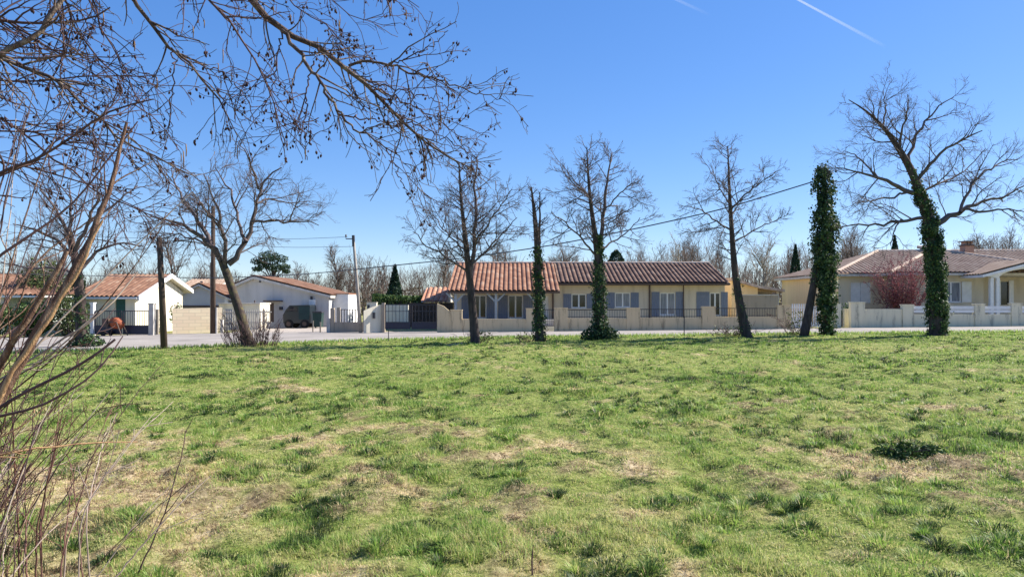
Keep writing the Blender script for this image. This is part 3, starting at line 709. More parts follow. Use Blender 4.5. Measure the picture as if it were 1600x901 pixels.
# umbrella pine
Yp = 78; X = wx(424, Yp); z0 = SL * X; root = thing('pine_tree', 'dark pine with flat clumped crown above the white house', 'tree', (X, Yp, z0))
pw = Wood(5)
tr = np.array([(X, Yp, z0 - .2), (X + .1, Yp, z0 + 2.5), (X + .25, Yp, z0 + 4.6), (X + .1, Yp, z0 + 5.6)]); pw.put(tr, np.array([.22, .18, .14, .08]), 8)
pts = []
for (cx, cy, s) in [(405, 408, .8), (420, 400, 1.0), (436, 405, .9), (444, 417, .6), (415, 414, .8), (430, 418, .8), (402, 420, .5), (447, 424, .4)]:
    c = W(cx, cy, Yp + rnd.uniform(-1, 1)); pw.put(np.array([tr[2] * .6 + tr[1] * .4, (tr[2] + c) / 2 + np.array((0, 0, -.1)), c]), np.array([.09, .06, .03]), 5)
    n = int(620 * s); q = nr.normal(size=(n, 3)); q /= np.linalg.norm(q, axis=1, keepdims=True); q *= (nr.rand(n) ** .4)[:, None] * s * np.array((1.15, 1.0, .6)); pts.append(c + q)
pw.mesh('trunk', M['bark'], root)
leaf_cloud('crown', np.vstack(pts), .2, M['pine'], root, None, None, .5)

# ------------------------------------------------------------------ building kit
def roof_sheet(mb, A, B, Cc, D, period=.28, amp=.085, m=0, sub=8):
    """canal tiles on the plane A-B (eave, left to right) to D-C (ridge); ribs run up the slope, hips cut the ribs"""
    A, B, Cc, D = [np.array(p, float) for p in (A, B, Cc, D)]
    e = B - A; L = np.linalg.norm(e); e = e / L
    nrm = np.cross(e, (D - A) if np.linalg.norm(D - A) > .01 else (Cc - A)); nrm /= np.linalg.norm(nrm)
    if nrm[2] < 0: nrm = -nrm
    s = np.cross(nrm, e); s = s if s[2] > 0 else -s
    loc = lambda p: np.array(((p - A).dot(e), (p - A).dot(s)))
    d, c = loc(D), loc(Cc)
    us = np.arange(0, L + 1e-6, period / sub); V = []; uv = []
    for u in us:
        vm = d[1] + (c[1] - d[1]) * np.clip((u - d[0]) / max(c[0] - d[0], 1e-6), 0, 1)
        if u < d[0]: vm = d[1] * u / max(d[0], 1e-6)
        elif u > c[0]: vm = c[1] * (L - u) / max(L - c[0], 1e-6)
        vm = max(vm, .02)
        hgt = amp * abs(math.cos(math.pi * u / period)) ** .8 + .02
        for v in (-.04, vm):
            V.append(A + e * u + s * v + nrm * hgt); uv.append((u + period * .5, v))
    n = len(us)
    Fs = [(2 * i, 2 * i + 2, 2 * i + 3, 2 * i + 1) for i in range(n - 1)]
    mb.add(V, Fs, m, uv)
def wall_face(mb, x0, x1, z0, z1, y, ops, depth=.16, m=0):
    """facade facing -Y with real openings and reveals"""
    X = sorted({x0, x1, *[o[0] for o in ops], *[o[1] for o in ops]}); Z = sorted({z0, z1, *[o[2] for o in ops], *[o[3] for o in ops]})
    for i in range(len(X) - 1):
        for j in range(len(Z) - 1):
            cx, cz = (X[i] + X[i + 1]) / 2, (Z[j] + Z[j + 1]) / 2
            if any(o[0] < cx < o[1] and o[2] < cz < o[3] for o in ops): continue
            mb.quad((X[i], y, Z[j]), (X[i + 1], y, Z[j]), (X[i + 1], y, Z[j + 1]), (X[i], y, Z[j + 1]), m)
    for (a, b, c, d) in ops:
        mb.quad((a, y, c), (a, y, d), (a, y + depth, d), (a, y + depth, c), m); mb.quad((b, y, c), (b, y + depth, c), (b, y + depth, d), (b, y, d), m)
        mb.quad((a, y, d), (b, y, d), (b, y + depth, d), (a, y + depth, d), m); mb.quad((a, y, c), (a, y + depth, c), (b, y + depth, c), (b, y, c), m)
def window(root, op, y, glass='glass', sashes=2, depth=.1, name='window', sill=True):
    a, b, c, d = op; yy = y + depth; w = .06; mb = MB()
    mb.box(a, a + w, yy - .05, yy + .02, c, d); mb.box(b - w, b, yy - .05, yy + .02, c, d)
    mb.box(a + w, b - w, yy - .05, yy + .02, d - w, d); mb.box(a + w, b - w, yy - .05, yy + .02, c, c + w)
    for i in range(1, sashes):
        xm = a + (b - a) * i / sashes; mb.box(xm - .045, xm + .045, yy - .06, yy + .02, c + w, d - w)
    f = mk(name, mb, M['frame'], root)
    mk('pane', MB().box(a + w * .6, b - w * .6, yy, yy + .012, c + w * .6, d - w * .6), M[glass], f)
    if sill: mk('sill', MB().box(a - .06, b + .06, y - .06, y + .05, c - .07, c - .003), M['fascia'], f)
    return f
def shutter(root, a, b, c, d, y, m='shutter'):
    mb = MB(); n = max(3, int((b - a) / .11)); w = (b - a) / n
    for i in range(n): mb.box(a + i * w + .004, a + (i + 1) * w - .004, y - .045, y - .012, c, d)
    for z in (c + (d - c) * .18, c + (d - c) * .82): mb.box(a + .004, b - .004, y - .06, y - .046, z - .05, z + .05)
    return mk('shutter', mb, M[m], root)

# ------------------------------------------------------------------ long bungalow
YF = 45.5                                             # facade of the bungalow
X0, X1, XP = wx(706, 45.0), wx(1140, 45.0), wx(875, 43.3)
ZE, ZR, YR = 2.80, 4.18, 49.6
house = thing('bungalow', 'long low beige bungalow with blue-grey shutters under a terracotta canal-tile roof', 'house', ((X0 + X1) / 2, YF, SL * 4))
def op(x0, x1, y0, y1, Y=YF): return (wx(x0, Y), wx(x1, Y), wz(y1, Y), wz(y0, Y))
wins = [op(893, 916, 459, 481), op(961, 985, 457, 480), op(1031, 1055, 457, 492), op(1109, 1126, 457, 493), op(739, 760, 461, 497), op(794, 817, 461, 497)]
door = op(845, 857, 462, 500)
mb = MB(); zb = -.3
wall_face(mb, X0 + .15, X1 - .15, zb, ZE + .05, YF, wins + [door], .16)
slope = (ZR - ZE) / (YR - 45.0)
mb.quad((X1 - .15, YF, zb), (X1 - .15, 54, zb), (X1 - .15, 54, ZE), (X1 - .15, YF, ZE)); mb.quad((X0 + .15, 54, zb), (X0 + .15, YF, zb), (X0 + .15, YF, ZE), (X0 + .15, 54, ZE))
mb.quad((X1 - .15, 54, zb), (X0 + .15, 54, zb), (X0 + .15, 54, ZE), (X1 - .15, 54, ZE))
for x in (X0 + .15, X1 - .15): mb.tri((x, YF, ZE), (x, 54, ZE), (x, YR, ZR - .12))
mk('wall', mb, M['beige'], house)
# roof: brown right part, orange left part that reaches down over the porch
mb = MB(); ZP = ZE - slope * 1.75; YP = 45.0 - 1.75
roof_sheet(mb, (XP, 45.0, ZE), (X1, 45.0, ZE), (X1, YR, ZR), (XP, YR, ZR), m=0)
roof_sheet(mb, (X1, 2 * YR - 45, ZE), (X0, 2 * YR - 45, ZE), (X0, YR, ZR), (X1, YR, ZR), m=0)
mb.prism([(XP, 45.0, ZE - .01), (XP, YR, ZR - .01), (XP, 2 * YR - 45, ZE - .01), (XP, 2 * YR - 45, ZE - .15), (XP, YR, ZR - .15), (XP, 45.0, ZE - .15)], (X1 - XP, 0, 0), 1)
roof = mk('roof', mb, [M['tile_brown'], M['gutter']], house, uv=True)
mb = MB()
roof_sheet(mb, (X0 - .1, YP, ZP), (XP - .003, YP, ZP), (XP - .003, YR, ZR), (X0 - .1, YR, ZR), m=0)
mb.prism([(X0 - .1, YP, ZP - .01), (X0 - .1, YR, ZR - .01), (X0 - .1, 2 * YR - 45, ZE - .01), (X0 - .1, 2 * YR - 45, ZE - .15), (X0 - .1, YR, ZR - .15), (X0 - .1, YP, ZP - .13)], (XP - .006 - X0 + .1, 0, 0), 1)
pr = mk('roof', mb, [M['tile_orange'], M['gutter']], house, uv=True); pr['label'] = 'orange porch end of the roof'
mb = MB()
mb.tube([(X0 - .1, YR, ZR + .05), (X1, YR, ZR + .05)], .11, 10); mk('ridge_tiles', mb, M['ridge'], house)
mk('gutter', MB().box(XP + .05, X1 + .02, 44.86, 44.96, ZE - .13, ZE - .03), M['gutter'], house)
for (px, w) in ((1015, .055), (1068, .035), (864, .05)):
    x = wx(px, 45.4); mk('downpipe', MB().tube([(x, 45.4, ZE - .1), (x, 45.4, .0)], w, 8), M['gutter'], house)
gl = ['glass', 'curtain', 'curtain', 'glass', 'glass', 'glass']
for o, k in zip(wins, gl): window(house, o, YF, k)
for (a, b, c, d) in [(880, 892.5, 459, 482), (916.5, 929, 459, 482), (947, 960.5, 457, 482), (985.5, 998, 457, 482), (1018, 1030.5, 456, 494), (1055.5, 1068, 456, 494),
                     (1088, 1108.5, 456, 494), (1126.5, 1137, 456, 494), (721, 738, 461, 498), (760.5, 775, 461, 498), (778.5, 793.5, 461, 498), (817.5, 832, 461, 498)]:
    shutter(house, wx(a, YF), wx(b, YF), wz(d, YF), wz(c, YF), YF)
dr = mk('door', MB().box(door[0], door[1], YF + .06, YF + .10, door[2], door[3]).box(door[0] + .12, door[1] - .12, YF + .045, YF + .062, door[2] + 1.0, door[3] - .15), M['white'], house)
mk('handle', MB().box(door[0] + .05, door[0] + .08, YF + .02, YF + .058, door[2] + .9, door[2] + 1.05), M['iron'], dr)
# porch posts with braces
for px in (712, 775, 838):
    x = wx(px, YP + .25); y = YP + .25
    pz = ZP - .10
    mb = MB().box(x - .075, x + .075, y - .075, y + .075, -.1, pz)
    mb.prism([(x - .075, y - .04, pz - .55), (x - .075, y - .04, pz - .40), (x - .50, y - .04, pz - .003), (x - .62, y - .04, pz - .003)], (0, .08, 0))
    mb.prism([(x + .075, y - .04, pz - .55), (x + .62, y - .04, pz - .003), (x + .50, y - .04, pz - .003), (x + .075, y - .04, pz - .40)], (0, .08, 0))
    mk('porch_post', mb, M['bluepost'], house)
mk('porch_beam', MB().box(X0, XP - .1, YP + .17, YP + .33, ZP - .097, ZP + .0), M['gutter'], house)
mk('porch_floor', MB().box(X0, XP, YP + .05, YF - .002, -.25, wz(498, YF)), M['concrete'], house)
mk('step', MB().box(wx(848, 42.6), wx(866, 42.6), 42.5, YP + .04, -.1, .25), M['white'], house)

# street wall
YW = 41.0
gw = thing('street_wall', 'beige rendered street wall with pillars and iron railings before the long bungalow', 'wall', (wx(970, YW), YW, SL * 6))
def wseg(mb, a, b, top, y=YW, t=.2, base=-.25, m=0): mb.box(wx(a, y), wx(b, y), y, y + t, base, wz(top, y), m)
mb = MB(); 
for (a, b, t) in [(722, 822, 498), (836, 848, 498), (887, 979, 497), (1000, 1097, 496.5), (1118, 1215, 495)]: wseg(mb, a, b, t)
mb.prism([(wx(683, YW), YW, -.25), (wx(703.9, YW), YW, -.25), (wx(703.9, YW), YW, wz(487, YW)), (wx(700, YW), YW, wz(484, YW)), (wx(693, YW), YW, wz(478, YW)), (wx(683, YW), YW, wz(474, YW))], (0, .2, 0))
mk('wall', mb, M['wallbeige'], gw)
for (a, b, t) in [(704, 722, 485), (822, 836, 483), (866, 887, 482), (979, 1000, 482), (1097, 1118, 480), (1215, 1235, 478)]:
    mb = MB().box(wx(a, YW), wx(b, YW), YW - .05, YW + .25, -.25, wz(t, YW)); mb.box(wx(a, YW) - .02, wx(b, YW) + .02, YW - .07, YW + .27, wz(t, YW) + .002, wz(t, YW) + .05)
    mk('pillar', mb, M['wallbeige'], gw)
for (a, b, t0, t1) in [(887, 979, 483.5, 497), (1000, 1097, 482.5, 496.5), (1118, 1215, 481, 495)]:
    xa, xb, z0, z1 = wx(a, YW) + .003, wx(b, YW) - .003, wz(t1, YW) + .003, wz(t0, YW); mb = MB()
    mb.box(xa, xb, YW + .08, YW + .12, z1 - .04, z1); mb.box(xa, xb, YW + .08, YW + .12, z0 + .06, z0 + .09)
    x = xa + .1
    while x < xb - .05: mb.box(x - .008, x + .008, YW + .09, YW + .106, z0, z1 - .042); x += .14
    mk('railing', mb, M['iron'], gw)
mb = MB(); xa, xb, zt = wx(848, YW) + .003, wx(866, YW) - .003, wz(483, YW)
for z in (zt, zt - .9): mb.box(xa, xb, YW + .08, YW + .12, z - .04, z)
for i in range(6): x = xa + (xb - xa) * (i + .5) / 6; mb.box(x - .008, x + .008, YW + .09, YW + .105, zt - .9, zt - .042)
mk('wicket', mb, M['iron'], gw)

# driveway gate and left wing wall
gt = thing('driveway_gate', 'dark double driveway gate of open bars over solid panels', 'gate', (wx(642, 41.5), 41.5, 0))
yg = 41.5
for (a, b) in ((601.5, 641), (643, 682.5)):
    xa, xb = wx(a, yg), wx(b, yg); z0, zm, z1 = wz(514, yg), wz(504, yg), wz(475, yg); mb = MB()
    mb.box(xa, xb, yg, yg + .04, z0, zm, 0); mb.box(xa, xb, yg - .01, yg + .05, zm + .001, zm + .05, 1); mb.box(xa, xa + .05, yg - .01, yg + .05, zm + .052, z1, 1)
    mb.box(xb - .05, xb, yg - .01, yg + .05, zm + .052, z1, 1); mb.box(xa + .051, xb - .051, yg, yg + .04, z1 - .05, z1, 1); mb.box(xa + .051, xb - .051, yg, yg + .04, wz(486.5, yg), wz(486.5, yg) + .03, 1)
    for i in range(1, 7): x = xa + (xb - xa) * i / 7; mb.box(x - .012, x + .012, yg + .008, yg + .032, zm + .052, z1 - .052, 1)
    mk('gate_leaf', mb, [M['navy'], M['iron']], gt)
lw = thing('wing_wall', 'sunny cream wing wall with letter slot left of the driveway gate', 'wall', (wx(585, 41.6), 41.6, -.1))
yl = 41.6; mb = MB()
mb.prism([(wx(571, yl), yl - .5, -.3), (wx(596, yl), yl + .15, -.3), (wx(596, yl), yl + .15, wz(475, yl)), (wx(583, yl), yl - .2, wz(479, yl)), (wx(571, yl), yl - .5, wz(485, yl))], (0, .22, 0))
mk('wall', mb, M['cream'], lw)
mk('pillar', MB().box(wx(596.5, yl), wx(601, yl), yl, yl + .3, -.3, wz(473, yl)), M['greywall'], lw)
mk('letter_slot', MB().box(wx(585, yl) - .05, wx(585, yl) + .07, yl - .27, yl - .1, wz(497, yl), wz(488, yl)), M['iron'], lw)
mbx = thing('meter_box', 'small cream meter box standing behind the sunny wing wall', 'meter box', (wx(580, 42.6), 42.6, -.1))
mk('body', MB().box(wx(573, 42.6), wx(588, 42.6), 42.6, 42.95, -.2, wz(473, 42.6)).box(wx(572.5, 42.6), wx(588.5, 42.6), 42.57, 42.98, wz(473, 42.6) + .001, wz(472, 42.6)), M['cream'], mbx)
mk('door', MB().box(wx(574, 42.6), wx(577.5, 42.6), 42.585, 42.598, wz(483, 42.6), wz(476, 42.6)), M['iron'], mbx)
# back yard behind the gate
yb = 50.0
bw = thing('yard_wall', 'sunlit cream yard wall seen through the left gate leaf', 'wall', (wx(622, yb), yb, 0)); mk('wall', MB().box(wx(598, yb), wx(638, yb), yb, yb + .2, -.3, wz(476, yb)), M['cream'], bw)
gs = thing('garden_shed', 'dark shed with small red tiled roof behind the driveway gate', 'shed', (wx(668, 51), 51, 0)); ys_ = 50.6
mk('wall', MB().box(wx(638.5, ys_), wx(703, ys_), ys_, ys_ + 3, -.3, wz(473, ys_)), mat('dark_boards', (.075, .055, .045), (.05, .038, .032), 5, .9, stretch=(8, 8, .5)), gs)
mb = MB(); e0, e1 = wx(658, 50.3), wx(700, 50.3); za, zr = wz(471.5, 50.3), wz(450, 53)
roof_sheet(mb, (e0, 50.3, za), (e1, 50.3, za), (e1 - .2, 53, zr), (e0 + .1, 53, zr), .34, .09)
mb.prism([(e0, 50.32, za - .02), (e0, 53, zr - .02), (e0, 55.5, za - .02)], (e1 - e0 - .1, 0, 0), 1)
mk('roof', mb, [M['tile_red'], M['fascia']], gs, uv=True)
hd = thing('hedge', 'clipped green hedge behind the driveway gate', 'hedge', (wx(622, 54), 54, 0))
n = 5200; px = nr.uniform(582, 662, n); Y = nr.uniform(53, 55.5, n); X = (px - 800) / F * Y
zt = 1.7 + (470 - (463 - 2.5 * fbm(X * .7, Y * 0, 2) * 2)) / F * 54
leaf_cloud('foliage', np.stack([X, Y, -.1 + (nr.rand(n) ** .6) * (zt + .1)], -1), .16, M['hedge'], hd, nr.beta(2, 2.4, n))
mk('core', MB().box(wx(588, 54), wx(656, 54), 53.6, 55, -.2, wz(470, 54)), M['twig'], hd)

# grey stepped wall by the concrete pole
sw = thing('low_wall', 'low grey-brown wall with stepped pillars left of the concrete pole', 'wall', (wx(540, 42.4), 42.4, -.1)); yw = 42.4
mb = MB(); mb.box(wx(522, yw), wx(572, yw), yw, yw + .2, -.4, wz(503, yw)); mk('wall', mb, M['greywall'], sw)
mk('pillar', MB().box(wx(516.5, yw), wx(521.9, yw), yw - .04, yw + .24, -.4, wz(481, yw)), M['greywall'], sw)
mk('pillar', MB().box(wx(526, yw), wx(531, yw), yw + .02, yw + .18, wz(503, yw) + .002, wz(480, yw)), M['greywall'], sw)
mk('block', MB().box(wx(510.5, yw), wx(516, yw), yw - .05, yw + .2, -.4, wz(497, yw)), M['concrete'], sw)
mb = MB()
for i in range(9): x = wx(533 + i * 4.3, yw); mb.box(x - .02, x + .02, yw + .08, yw + .12, wz(503, yw) + .002, wz(483, yw))
mb.box(wx(532, yw), wx(571, yw), yw + .075, yw + .125, wz(484, yw), wz(483, yw)); mk('railing', mb, M['iron'], sw)

# ------------------------------------------------------------------ white low-gabled house
yh = 52.0
wh = thing('white_house', 'pale white house with broad low gable beyond the gravel lane', 'house', (wx(440, yh), yh, -.2))
xl, xr_, xa = wx(366, yh), wx(514, yh), wx(398, yh); zl, zr2, za = wz(446, yh), wz(461, yh), wz(431.5, yh)
mb = MB(); opw = (wx(419, yh), wx(428, yh), wz(503, yh), wz(473, yh))
wall_face(mb, xl, xr_, -.6, zr2 - .12, yh, [opw])
mb.add([(xl, yh, zr2 - .12), (xr_, yh, zr2 - .12), (xa, yh, za - .12), (xl, yh, zl - .12)], [(0, 1, 2, 3)])
mb.quad((xr_, yh, -.6), (xr_, yh + 4.3, -.6), (xr_, yh + 4.3, zr2 - .1), (xr_, yh, zr2 - .1)); mb.quad((xl, yh + 9, -.6), (xl, yh, -.6), (xl, yh, zl - .12), (xl, yh + 9, zl - .12))
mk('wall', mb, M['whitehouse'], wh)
mb = MB(); yo = yh - .35
roof_sheet(mb, (xr_ + .2, yo, zr2 - .02), (xr_ + .2, yh + 9, zr2 - .02), (xa, yh + 9, za), (xa, yo, za))
roof_sheet(mb, (xl - .2, yh + 9, zl - .05), (xl - .2, yo, zl - .05), (xa, yo, za), (xa, yh + 9, za))
mb.prism([(xl - .2, yo, zl - .06), (xa, yo, za - .01), (xr_ + .2, yo, zr2 - .03), (xr_ + .2, yo, zr2 - .2), (xa, yo, za - .19), (xl - .2, yo, zl - .24)], (0, 9.3, 0), 1)
mk('roof', mb, [M['tile_old'], M['fascia']], wh, uv=True)
mk('door', MB().box(opw[0], opw[1], yh + .08, yh + .12, opw[2], opw[3]), M['gutter'], wh)
mk('canopy', MB().box(wx(416, yh), wx(442, yh), yh - .7, yh - .005, wz(471, yh), wz(469, yh)), M['gutter'], wh)
mk('vent', MB().box(wx(405, yh), wx(408, yh), yh - .04, yh - .003, wz(441, yh), wz(435.5, yh)), M['iron'], wh)
mk('wall_lamp', MB().box(wx(437, yh), wx(442, yh), yh - .15, yh - .003, wz(484, yh), wz(479, yh)), M['iron'], wh)
wb = mk('wall_box', MB().box(wx(484, yh), wx(494, yh), yh - .2, yh - .003, wz(481, yh), wz(468, yh)), M['white'], wh); mk('bracket', MB().box(wx(485.5, yh), wx(488.5, yh), yh - .12, yh - .005, wz(467.6, yh), wz(462.5, yh)), M['iron'], wb)
# bright wing of the white house: right flank, its sunlight put into whiter paint
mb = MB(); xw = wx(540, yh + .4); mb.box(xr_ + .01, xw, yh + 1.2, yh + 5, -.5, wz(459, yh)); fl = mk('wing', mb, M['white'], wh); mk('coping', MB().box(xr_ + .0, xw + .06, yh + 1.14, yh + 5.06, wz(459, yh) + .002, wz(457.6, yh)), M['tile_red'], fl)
# van
van = thing('parked_van', 'dark green van parked against the white house wall', 'van', (wx(466, 50.4), 50.4, -.15)); vx = wx(466, 50.4)
prof = [(-.85, .35), (-.88, .9), (-.70, 1.25), (-.45, 1.55), (.80, 1.58), (.86, 1.5), (.86, .35)]
mb = MB().prism([(vx + a * 1.05, 50.0, -.15 + b) for a, b in prof], (0, 1.6, 0)); vb = mk('body', mb, mat('dark_green_car_paint', (.010, .018, .022), (.008, .014, .018), 3, .3, spec=.6), van)
mk('cargo_panel', MB().box(vx + .15, vx + .87, 49.96, 49.995, .45, 1.35), mat('dark_teal_panel', (.012, .042, .045), (.01, .03, .034), 4, .5), van)
mk('side_window', MB().prism([(vx - .72, 49.97, .98), (vx + .05, 49.97, .98), (vx + .05, 49.97, 1.3), (vx - .48, 49.97, 1.3)], (0, .025, 0)), M['glass'], van)
for a in (-.52, .55):
    for y in (49.93, 51.45):
        w_ = mk('wheel', MB().lathe((vx + a, y, .15), [(.2, 0), (.3, .02), (.3, .18), (.2, .2)], 18, axis=1), M['rubber'], van)
        if y < 50: mk('rim', MB().lathe((vx + a, y - .012, .15), [(.15, 0), (.15, .01)], 14, axis=1), M['gutter'], w_)

# small teal bin
bn = thing('wheelie_bin', 'small dark teal bin standing right of the parked van', 'bin', (wx(497, 50), 50, -.1)); bxx = wx(497, 50)
mk('body', MB().prism([(bxx - .25, 49.75, -.05), (bxx + .25, 49.75, -.05), (bxx + .31, 49.75, .9), (bxx - .31, 49.75, .9)], (0, .6, 0)), mat('dull_green_plastic', (.02, .05, .045), (.015, .04, .036), 4, .6), bn)
mk('lid', MB().prism([(bxx - .33, 49.7, .902), (bxx + .33, 49.7, .902), (bxx + .30, 49.7, 1.0), (bxx - .30, 49.7, 1.0)], (0, .72, 0)), M['iron'], bn)
mk('wheel', MB().lathe((bxx - .22, 50.1, -.03), [(.09, 0), (.09, .06)], 12, axis=0), M['rubber'], bn)

# grey gable house behind block wall, and orange-roofed house behind it
yk = 53.0
gh = thing('grey_house', 'small grey house with shallow gable behind the block wall', 'house', (wx(315, yk), yk, -.25))
a0, a1, am = wx(272, yk), wx(358, yk), wx(312, yk); zE_, zA = wz(466, yk), wz(445, yk)
mb = MB(); mb.prism([(a0, yk, -.7), (a1, yk, -.7), (a1, yk, zE_), (am, yk, zA), (a0, yk, zE_)], (0, 6.5, 0)); mk('wall', mb, mat('grey_render', (.56, .55, .54), (.49, .48, .475), 1, .9), gh)
mb = MB(); roof_sheet(mb, (a1 + .25, yk - .25, zE_ - .04), (a1 + .25, yk + 6.7, zE_ - .04), (am, yk + 6.7, zA + .08), (am, yk - .25, zA + .08)); roof_sheet(mb, (a0 - .25, yk + 6.7, zE_ - .04), (a0 - .25, yk - .25, zE_ - .04), (am, yk - .25, zA + .08), (am, yk + 6.7, zA + .08))
mb.prism([(a0 - .25, yk - .25, zE_ - .06), (am, yk - .25, zA + .06), (a1 + .25, yk - .25, zE_ - .06), (a1 + .25, yk - .25, zE_ - .18), (am, yk - .25, zA - .08), (a0 - .25, yk - .25, zE_ - .18)], (0, 6.9, 0), 1)
rf = mk('roof', mb, [M['tile_old'], M['fascia']], gh, uv=True)
mk('chimney', MB().box(am - .1, am + .1, yk + .3, yk + .5, zA + .02, zA + .28), M['brick'], rf)
mk('eaves_band', MB().box(a0 + .01, a1 - .01, yk - .09, yk - .003, wz(480, yk), wz(477, yk)), M['gutter'], gh)
mk('shutter', MB().box(wx(351.5, yk), wx(356.5, yk), yk - .06, yk - .004, wz(475, yk), wz(466, yk)), M['white'], gh)
yq = 64.0; oh = thing('tiled_house', 'orange-tiled roof of a house showing above the small grey house', 'house', (wx(312, yq), yq, -.3))
q0, q1 = wx(278, yq), wx(338, yq); mk('wall', MB().box(q0 + .2, q1 - .2, yq, yq + 6, -.8, wz(450, yq)), M['cream'], oh)
mb = MB(); zq0, zq1 = wz(452, yq - .4), wz(437, yq + 3)
roof_sheet(mb, (q0, yq - .4, zq0), (q1, yq - .4, zq0), (q1, yq + 3, zq1), (q0, yq + 3, zq1)); mb.prism([(q0, yq - .4, zq0 - .02), (q0, yq + 3, zq1 - .02), (q0, yq + 6.4, zq0 - .02)], (q1 - q0, 0, 0), 1)
mk('roof', mb, [M['tile_pink'], M['fascia']], oh, uv=True)

# ------------------------------------------------------------------ left house with white gable
yA, yB, yM = 43.0, 49.2, 46.8
lh = thing('gabled_house', 'cream house with sunlit white-edged gable and mottled tile roof at left', 'house', (wx(180, yA), yA, -.25))
xg = wx(211, yA); xs0 = wx(128, yA)
zE1, zA1, zE2 = wz(461, yA), wz(430, yM), wz(452, yB)
mb = MB()
wall_face(mb, xs0, xg, -.8, zE1 - .1, yA, [(wx(180, yA), wx(196, yA), wz(505, yA), wz(464.5, yA))])
mb.add([(xg, yA, -.8), (xg, yB, -.8), (xg, yB, zE2 - .15), (xg, yM, zA1 - .12), (xg, yA, zE1 - .12)], [(0, 1, 2, 3, 4)])
mb.quad((xs0, yB, -.8), (xs0, yA, -.8), (xs0, yA, zE1), (xs0, yB, zE1)); mb.quad((xg, yB, -.8), (xs0, yB, -.8), (xs0, yB, zE1), (xg, yB, zE1))
mk('wall', mb, M['cream'], lh)
mb = MB(); xo = xg + .4; yo = yA - .35; zo = zE1 - .1
roof_sheet(mb, (xs0 - .3, yo, zo), (xo, yo, zo), (xo, yM, zA1), (xs0 - .3, yM, zA1), m=0)
roof_sheet(mb, (xo, yB + .7, zE2 - .1), (xs0 - .3, yB + .7, zE2 - .1), (xs0 - .3, yM, zA1), (xo, yM, zA1), m=0)
mb.prism([(xs0 - .3, yo, zo - .01), (xs0 - .3, yM, zA1 - .01), (xs0 - .3, yB + .7, zE2 - .11), (xs0 - .3, yB + .7, zE2 - .24), (xs0 - .3, yM, zA1 - .15), (xs0 - .3, yo, zo - .14)], (xo - .06 - xs0 + .3, 0, 0), 1)
rf = mk('roof', mb, [M['tile_old'], M['fascia']], lh, uv=True)
mb = MB(); mb.prism([(xo - .055, yo - .02, zo + .06), (xo - .055, yM, zA1 + .1), (xo - .055, yB + .72, zE2 + .0), (xo - .055, yB + .72, zE2 - .26), (xo - .055, yM, zA1 - .17), (xo - .055, yo - .02, zo - .18)], (.08, 0, 0)); mk('bargeboard', mb, M['white'], rf)
mk('gutter', MB().box(xs0 - .3, xo - .1, yo - .1, yo - .005, zo - .12, zo - .02), M['white'], lh)
mk('garage_door', MB().box(wx(180, yA), wx(196, yA), yA + .1, yA + .14, wz(505, yA), wz(464.5, yA)), M['teal'], lh)
# verandah house at far left
yv = 44.5; vh = thing('verandah_house', 'low house with orange roof and greenish verandah at the far left edge', 'house', (wx(10, yv), yv, -.3))
v0, v1 = wx(-140, yv), wx(55, yv)
mk('wall', MB().box(v0, v1, yv + 1.5, yv + 7, -.9, wz(462, yv + 1.5)), mat('grey_green_render', (.42, .47, .41), (.34, .38, .33), 1.5, .9), vh)
mb = MB(); ze, zr3 = wz(461, yv), wz(429, yv + 5); roof_sheet(mb, (v0 - .3, yv, ze), (v1 + .3, yv, ze), (v1 - 4.7, yv + 5, zr3), (v0 - .3, yv + 5, zr3)); roof_sheet(mb, (v1 + .3, yv, ze), (v1 + .3, yv + 10, ze), (v1 - 4.7, yv + 5.001, zr3), (v1 - 4.7, yv + 5, zr3)); mb.box(v0 - .3, v1 + .28, yv + .02, yv + 10, ze - .13, ze - .012, 1)
mk('roof', mb, [M['tile_old'], M['fascia']], vh, uv=True)
mk('gutter', MB().box(v0 - .3, v1 + .3, yv - .1, yv - .005, ze - .14, ze - .03), M['white'], vh)
for px in (-60, 0, 52): x = wx(px, yv); mk('porch_post', MB().box(x - .08, x + .08, yv + .2, yv + .36, -.8, ze - .05), M['fascia'], vh)
mk('window', MB().box(wx(5, yv), wx(30, yv), yv + 1.44, yv + 1.497, .5, 1.6), M['teal'], vh)

# gate of the left house
yg2 = 41.2; fg = thing('garden_gate', 'dark navy gate with open bars between pale posts at left', 'gate', (wx(190, yg2), yg2, -.2)); zg = SL * wx(190, yg2)
for (a, b) in ((148, 190), (192, 233)):
    xa, xb = wx(a, yg2), wx(b, yg2); z1 = wz(485, yg2); zm = wz(508, yg2); mb = MB()
    mb.box(xa, xb, yg2, yg2 + .04, zg + .05, zm, 0); mb.box(xa, xb, yg2 - .005, yg2 + .045, z1 - .05, z1, 1); mb.box(xa, xa + .05, yg2 - .01, yg2 + .05, zm + .001, z1 - .052, 1); mb.box(xb - .05, xb, yg2 - .01, yg2 + .05, zm + .001, z1 - .052, 1)
    for i in range(1, 11): x = xa + (xb - xa) * i / 11; mb.box(x - .011, x + .011, yg2 + .01, yg2 + .03, zm + .001, z1 - .052, 1)
    mk('gate_leaf', mb, [M['navy'], M['iron']], fg)
for (a, b, t, m) in ((142.5, 147.5, 474, 'white'), (233.5, 241, 475, 'concrete')):
    mk('gate_post', MB().box(wx(a, yg2), wx(b, yg2), yg2 - .12, yg2 + .16, zg - .2, wz(t, yg2)).box(wx(a, yg2) - .03, wx(b, yg2) + .03, yg2 - .15, yg2 + .19, wz(t, yg2) + .001, wz(t, yg2) + .06), M[m], fg)
